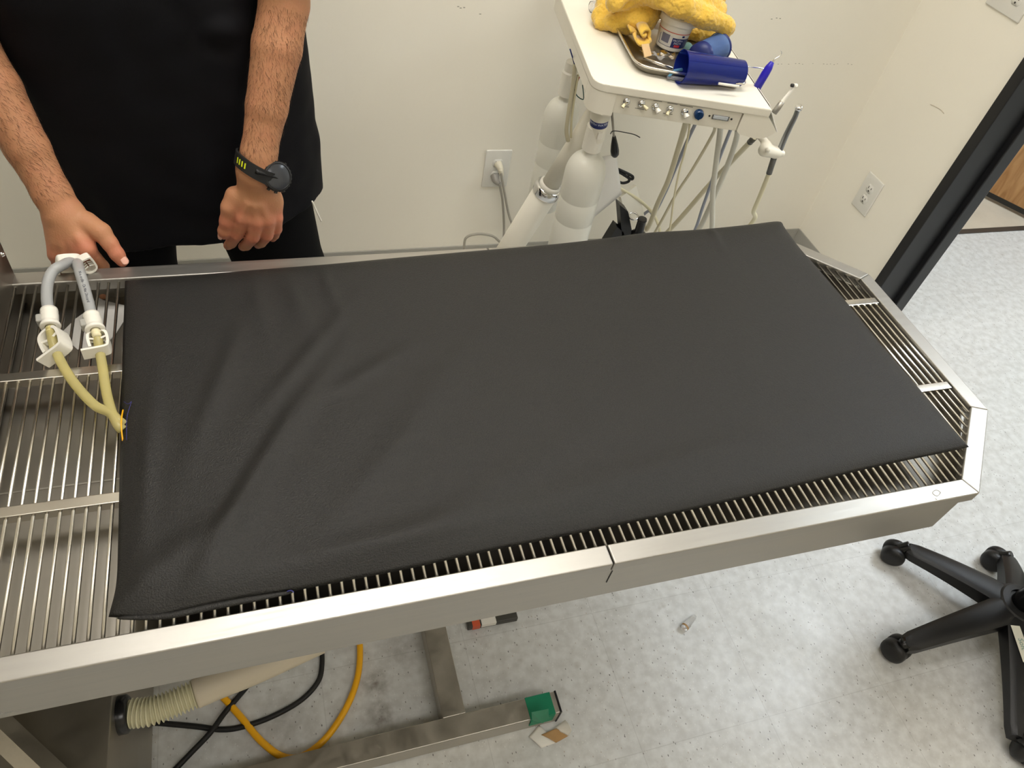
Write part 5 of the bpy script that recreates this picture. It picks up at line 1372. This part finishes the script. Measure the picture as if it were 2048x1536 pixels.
for sx_ in (-1, 1):
    FH.ell(hc + V(.03 * sx_, -.078, .016), V(.0125, .0125, .0125), k=.002); FH.ell(hc + V(.079 * sx_, .005, -.005), V(.008, .018, .03), k=.006); FH.cap(hc + V(.014 * sx_, -.098, .036), hc + V(.045 * sx_, -.085, .036), .006, .005, .008)
FH.cap(hc + V(-.02, -.093, -.058), hc + V(.02, -.093, -.058), .006, .006, .006); FH.cap(hc + V(0, .0, -.07), hc + V(0, .01, -.16), .054, .056, .03)
bm = bmesh.new(); parts_me = []
for F_, nm in ((FL, 'a'), (FR, 'b'), (FB, 'c'), (FH, 'd')):
    me_ = F_.mesh(nm); tmp = bmesh.new(); tmp.from_mesh(me_); bmesh.ops.recalc_face_normals(tmp, faces=tmp.faces)
    for _ in range(2): bmesh.ops.smooth_vert(tmp, verts=tmp.verts, factor=.5, use_axis_x=True, use_axis_y=True, use_axis_z=True)
    tmp.to_mesh(me_); tmp.free(); bm.from_mesh(me_)
body_me = bpy.data.meshes.new('body'); 
for f in bm.faces: f.smooth = True
bm.to_mesh(body_me); bm.free()
body = bpy.data.objects.new('body', body_me); COL.objects.link(body); body_me.materials.append(M['skin']); attach(body, person)
# flush: redder at knuckles and fingertips
at = body_me.attributes.new('flush', 'FLOAT', 'POINT')
nv = len(body_me.vertices); cov = np.empty(nv * 3); body_me.vertices.foreach_get('co', cov); cov = cov.reshape(-1, 3); fl = np.zeros(nv)
for c in mcpL + [f_[-1] for f_ in fingL] + [f_[1] for f_ in fingL] + [thL[-1], thL[2]] + mcpR + [thR[-1], thR[3]] :
    fl = np.maximum(fl, .75 * np.exp(-((cov - c) ** 2).sum(1) / .022 ** 2))
at.data.foreach_set('value', fl.astype(np.float32))


def nail(c, nrm_, dirv, w_=.0105, l_=.011):
    nrm_ = Vector(nrm_).normalized(); dirv = Vector(dirv); dirv = (dirv - nrm_ * dirv.dot(nrm_)).normalized(); s_ = nrm_.cross(dirv)
    bm = bmesh.new(); NS = 8; g = []
    for i in range(NS + 1):
        row = []
        for j in range(NS + 1):
            a_ = (i / NS - .5); b_ = (j / NS - .5); w2 = math.sqrt(max(0, 1 - (2 * b_) ** 4)) ; rr2 = 1.0
            x = a_ * w_ * (.75 + .25 * w2); y = b_ * l_ * (1 - .25 * (2 * a_) ** 2)
            row.append(bm.verts.new(Vector(c) + s_ * x + dirv * y - nrm_ * ((2 * a_) ** 2 * .0022)))
        g.append(row)
    fs = [bm.faces.new((g[i][j], g[i + 1][j], g[i + 1][j + 1], g[i][j + 1])) for i in range(NS) for j in range(NS)]
    thicken(bm, fs, .0006)
    o = from_bm('nail', bm, M['nail'], person, True); return o


tv = Vector(thR[-1] - thR[-2]).normalized(); nn3 = (Vector((.45, -.35, .8)) - tv * Vector((.45, -.35, .8)).dot(tv)).normalized()
nail(Vector(thR[-1]) + nn3 * .0102 - tv * .001, nn3, tv, .0125, .013)
tv = Vector(thL[-1] - thL[-2]).normalized(); nn3 = (Vector((-.7, -.5, .3)) - tv * Vector((-.7, -.5, .3)).dot(tv)).normalized(); nail(Vector(thL[-1]) + nn3 * .0088, nn3, tv, .012, .012)

# arm hair: fine dark hairs on both forearms
bm = bmesh.new(); rgn = random.Random(5); ind = list(range(nv)); nr = np.empty(nv * 3); body_me.vertex_normals if False else None
body_me.update(); vn = np.array([tuple(v.normal) for v in body_me.vertices]) if nv < 900000 else None
for (E_, W_, cnt) in ((E_L, W_L, 2600), (E_R, W_R, 2400)):
    E_ = np.array(E_); W_ = np.array(W_); d_ = W_ - E_; L2 = d_ @ d_; t_ = ((cov - E_) @ d_) / L2; dist = np.linalg.norm(cov - E_ - t_[:, None] * d_, axis=1)
    ok = np.where((t_ > .02) & (t_ < .93) & (dist < .06) & (dist > .015))[0]
    dn = Vector(d_).normalized(); camv = CAM
    for k in range(cnt):
        i = int(ok[rgn.randrange(len(ok))]); p = Vector(cov[i]); n_ = Vector(vn[i])
        if n_.dot(Vector(camv) - p) < 0: continue
        side_ = n_.cross(dn); dr = (dn * .8 + side_ * (rgn.uniform(-.2, .9)) + n_ * .35).normalized(); ln_ = rgn.uniform(.006, .013)
        q1 = p + dr * ln_ * .5; q2 = p + dr * ln_ - n_ * .0015; w2 = n_.cross(dr).normalized() * .00014
        a1_ = bm.verts.new(p - w2); a2_ = bm.verts.new(p + w2); b1_ = bm.verts.new(q1 + w2 * .8); b2__ = bm.verts.new(q1 - w2 * .8); c_1 = bm.verts.new(q2)
        a3_ = bm.verts.new(p + n_ * .00022); bm.faces.new((a1_, a2_, b1_, b2__)); bm.faces.new((b2__, b1_, c_1)); bm.faces.new((a2_, a3_, b1_)); bm.faces.new((a3_, a1_, b2__))
ah = from_bm('arm_hair', bm, M['armhair'], person); ah['kind'] = 'stuff'

# head hair
FHH = Field(hc - V(.12, .15, .14), hc + V(.12, .16, .17), .004); FHH.ell(hc + V(0, .012, .022), V(.084, .100, .108), k=.01); FHH.ell(hc + V(0, -.085, -.035), V(.085, .07, .085), k=.01, cut=True)
o = bpy.data.objects.new('hair', FHH.mesh('hair')); COL.objects.link(o); o.data.materials.append(M['hair']); clean_sdf(o, 1); attach(o, person)

# shirt
FS = Field((-1.78, .62, .55), (-.80, 1.22, 1.50), .0050)
hemz = .628
def ring_at(z):  # half width, half depth, centre x, centre y
    return
FS.chain([V(-1.312, .95, .80), V(-1.315, .95, 1.05), V(-1.315, .95, 1.30)], [.215, .212, .20], .06, sq=(V(0, 1, 0), .60))
FS.cap(V(-1.290, .95, .58), V(-1.305, .95, .84), .240, .215, .06, sq=(V(0, 1, 0), .60))
FS.cap(S_L + V(-.05, 0, -.02), S_R + V(.05, 0, -.02), .085, .085, .06)
for (u0, v0_, u1, v1_, r_, y_) in ((430, 120, 400, 460, .012, .84), (475, 60, 455, 330, .010, .835), (380, 250, 300, 450, .012, .845), (200, 300, 260, 450, .010, .845)):
    FS.cap(pl(u0, v0_, y_), pl(u1, v1_, y_), r_, r_ * .8, .035)
FS.ell(pl(438, 62, .822), V(.02, .012, .012), k=.02)
# hem cut
sl, (X, Y, Z) = FS._sub(FS.lo, FS.lo + (FS.n - 1) * FS.h)
hemsurf = hemz + .14 * np.clip(X + 1.33, -.2, .3) + .008 * np.sin(X * 23 + 1) - .10 * (Y - .84)
FS.a = np.maximum(FS.a, (hemsurf - Z).astype(np.float32))
FS.a = np.maximum(FS.a, -(np.sqrt((X + 1.315) ** 2 + ((Y - .93) * 1.1) ** 2 + ((Z - 1.50) * 1.0) ** 2) - .085).astype(np.float32) + 0)
# sleeves, each cut open at its end and then joined to the shirt
for S_, E_, bk_ in ((S_L, E_L, .028), (S_R, E_R, .15)):
    SF = Field(FS.lo, FS.lo + (FS.n - 1) * FS.h, FS.h); SF.cap(S_, E_, .078, .054, 0)
    d_ = (E_ - S_); d_ = d_ / np.linalg.norm(d_); ce = E_ - d_ * bk_
    SF.a = np.maximum(SF.a, ((X - ce[0]) * d_[0] + (Y - ce[1]) * d_[1] + (Z - ce[2]) * d_[2]).astype(np.float32))
    FS.merge(SF, .004)
o = bpy.data.objects.new('shirt', FS.mesh('shirt')); COL.objects.link(o); o.data.materials.append(M['shirt']); clean_sdf(o, 4)
bm = bmesh.new(); bm.from_mesh(o.data); bm.normal_update()
for v in bm.verts:
    v.co += v.normal * (.006 * mn.noise(Vector((v.co.x * 14, v.co.y * 10, v.co.z * 4))) + .003 * mn.noise(v.co * 22))
bm.to_mesh(o.data); bm.free(); attach(o, person)

# trousers
FP = Field((-1.80, .66, .03), (-.78, 1.20, .92), .0055)
FP.cap(V(-1.315, .95, .80), V(-1.315, .95, .90), .17, .165, .03, sq=(V(0, 1, 0), .75))
for sx_, hipx, footx in ((-1, -1.430, -1.47), (1, -1.205, -1.085)):
    FP.chain([V(hipx, .95, .80), V(hipx * .5 + footx * .5, .93, .46), V(footx, .97, .09)], [.110, .090, .082], .02)
o = bpy.data.objects.new('trousers', FP.mesh('trousers')); COL.objects.link(o); o.data.materials.append(M['pants']); clean_sdf(o, 3); attach(o, person)
bm = bmesh.new(); tube(bm, [pl(624, 402, .845), pl(634, 424, .845), pl(643, 443, .845)], .0016, 6); from_bm('white_piping', bm, M['white'], person)
for sx_, footx in ((-1, -1.43), (1, -1.085)):
    bm = bmesh.new(); tube(bm, [(footx, 1.05, .045), (footx, .95, .05), (footx + .01 * sx_, .84, .035)], .05, 16, rfun=lambda t: .046 - .010 * t, flat=.85); 
    for v in bm.verts: v.co.z = max(.002, v.co.z)
    from_bm('shoe', bm, M['black_rubber'], person)

# watch
wt = root('wristwatch', 'black sports watch with yellow slots in its strap on the hanging wrist', 'watch', pl(530, 345, .73))
Wd = Vector(W_L - E_L).normalized(); Wc = Vector(W_L) - Wd * .006
cw = pl(556, 353, .718); cface = Vector(cw)
fn = (Vector(CAM) - cface).normalized() + Vector((.42, .10, -.10)); fn.normalize()
m = axis_mtx(cface - fn * .004, fn, Wd)
bm = bmesh.new(); lathe(bm, [(0, -.007), (.021, -.007), (.0235, -.005), (.0245, -.001), (.0245, .003), (.0235, .0055), (.021, .0062), (.020, .0050), (0, .0050)], m, 48)
for k in range(24):
    a_ = k * math.pi / 12; bx(bm, .0232, .0250, -.0013, .0013, .0005, .0045, mtx=m @ Matrix.Rotation(a_, 4, 'Z'))
case = from_bm('case', bm, M['black'], wt); autosm(case, 30)
bm = bmesh.new(); lathe(bm, [(0, .0056), (.0195, .0055), (.0202, .0051)], m, 40); from_bm('glass', bm, M['glass'], case, True)
bm = bmesh.new()
for a_ in (60, 90, 120, 240, 300):
    bx(bm, .0240, .0275, -.0024, .0024, -.003, .0015, .0008, mtx=m @ Matrix.Rotation(math.radians(a_), 4, 'Z'))
from_bm('button', bm, M['black_gloss'], case)
# strap: elliptical band round the wrist, in a plane perpendicular to the forearm but tipped
xdir = (cface - Wc); xdir = (xdir - Wd * xdir.dot(Wd)).normalized(); ydir = Wd.cross(xdir)
sa, sb = .0315, .0275
nrv = Vector(nL).normalized(); nrv = (nrv - Wd * nrv.dot(Wd)).normalized(); wid = Wd.cross(nrv)
bm = bmesh.new(); NSG = 64; Rg = []
tilt = Wd * .0
for k in range(NSG):
    a_ = 2 * math.pi * k / NSG; rad_ = wid * math.cos(a_) + nrv * math.sin(a_)
    p = Wc + wid * (.0325 * math.cos(a_)) + nrv * (.0275 * math.sin(a_)); out = (wid * math.cos(a_) / .0325 + nrv * math.sin(a_) / .0275).normalized()
    sh = Wd * (.010 * (p - Wc).dot(xdir) / .03)
    hw = .0112
    Rg.append([bm.verts.new(p + sh + out * o_ + Wd * w_) for o_, w_ in ((0, -hw), (.0032, -hw * .95), (.0032, hw * .95), (0, hw))])
for k in range(NSG):
    A_ = Rg[k]; B_ = Rg[(k + 1) % NSG]
    for j in range(4): bm.faces.new((A_[j], A_[(j + 1) % 4], B_[(j + 1) % 4], B_[j]))
strap = from_bm('strap', bm, M['black_rubber'], wt); autosm(strap, 40)
# lug linking case and strap
bm = bmesh.new(); tube(bm, [Wc + nrv * .030 + wid * 0 , (Wc + nrv * .030).lerp(cface - fn * .006, .6), cface - fn * .006], .0085, 8, flat=.5); from_bm('lug', bm, M['black'], wt)
# yellow slots
sgn = 1 if (Vector(pl(485, 335, .735)) - Wc).dot(wid) > 0 else -1
for k, a_ in enumerate((math.pi / 2 + .48, math.pi / 2 + .64, math.pi / 2 + .80, math.pi / 2 + .96)):
    ca, sa_ = (math.cos(a_) * (-sgn), math.sin(a_)); p = Wc + wid * (.0325 * ca) + nrv * (.0275 * sa_); out = (wid * ca / .0325 + nrv * sa_ / .0275).normalized(); tn = out.cross(Wd)
    sh = Wd * (.010 * (p - Wc).dot(xdir) / .03); mm_ = Matrix((tn, Wd, out)).transposed().to_4x4(); mm_.translation = p + sh + out * .0031
    bm = bmesh.new(); bx(bm, -.0012, .0012, -.0045, .0045, 0, .0006, .0003, mtx=mm_); from_bm('yellow_slot', bm, M['lime'], strap)

for nm, g in (('wall_outlet', 'white wall outlets'), ('cart_hose', 'hoses hanging under the dental cart'), ('ceiling_light', 'ceiling panel lights'), ('plastic_cup', 'cups on the instrument tray'),
              ('water_bottle', 'milky water bottles on the cart'), ('foil_wrapper', 'foil wrappers in the tray'), ('grey_hose', 'grey hoses over the far rim'), ('grate', 'rod grates in the table'), ('power_cord', 'power cords')):
    for o in COL.objects:
        if o.parent is None and o.name.split('.')[0] == nm: o['group'] = g
bpy.context.view_layer.update()
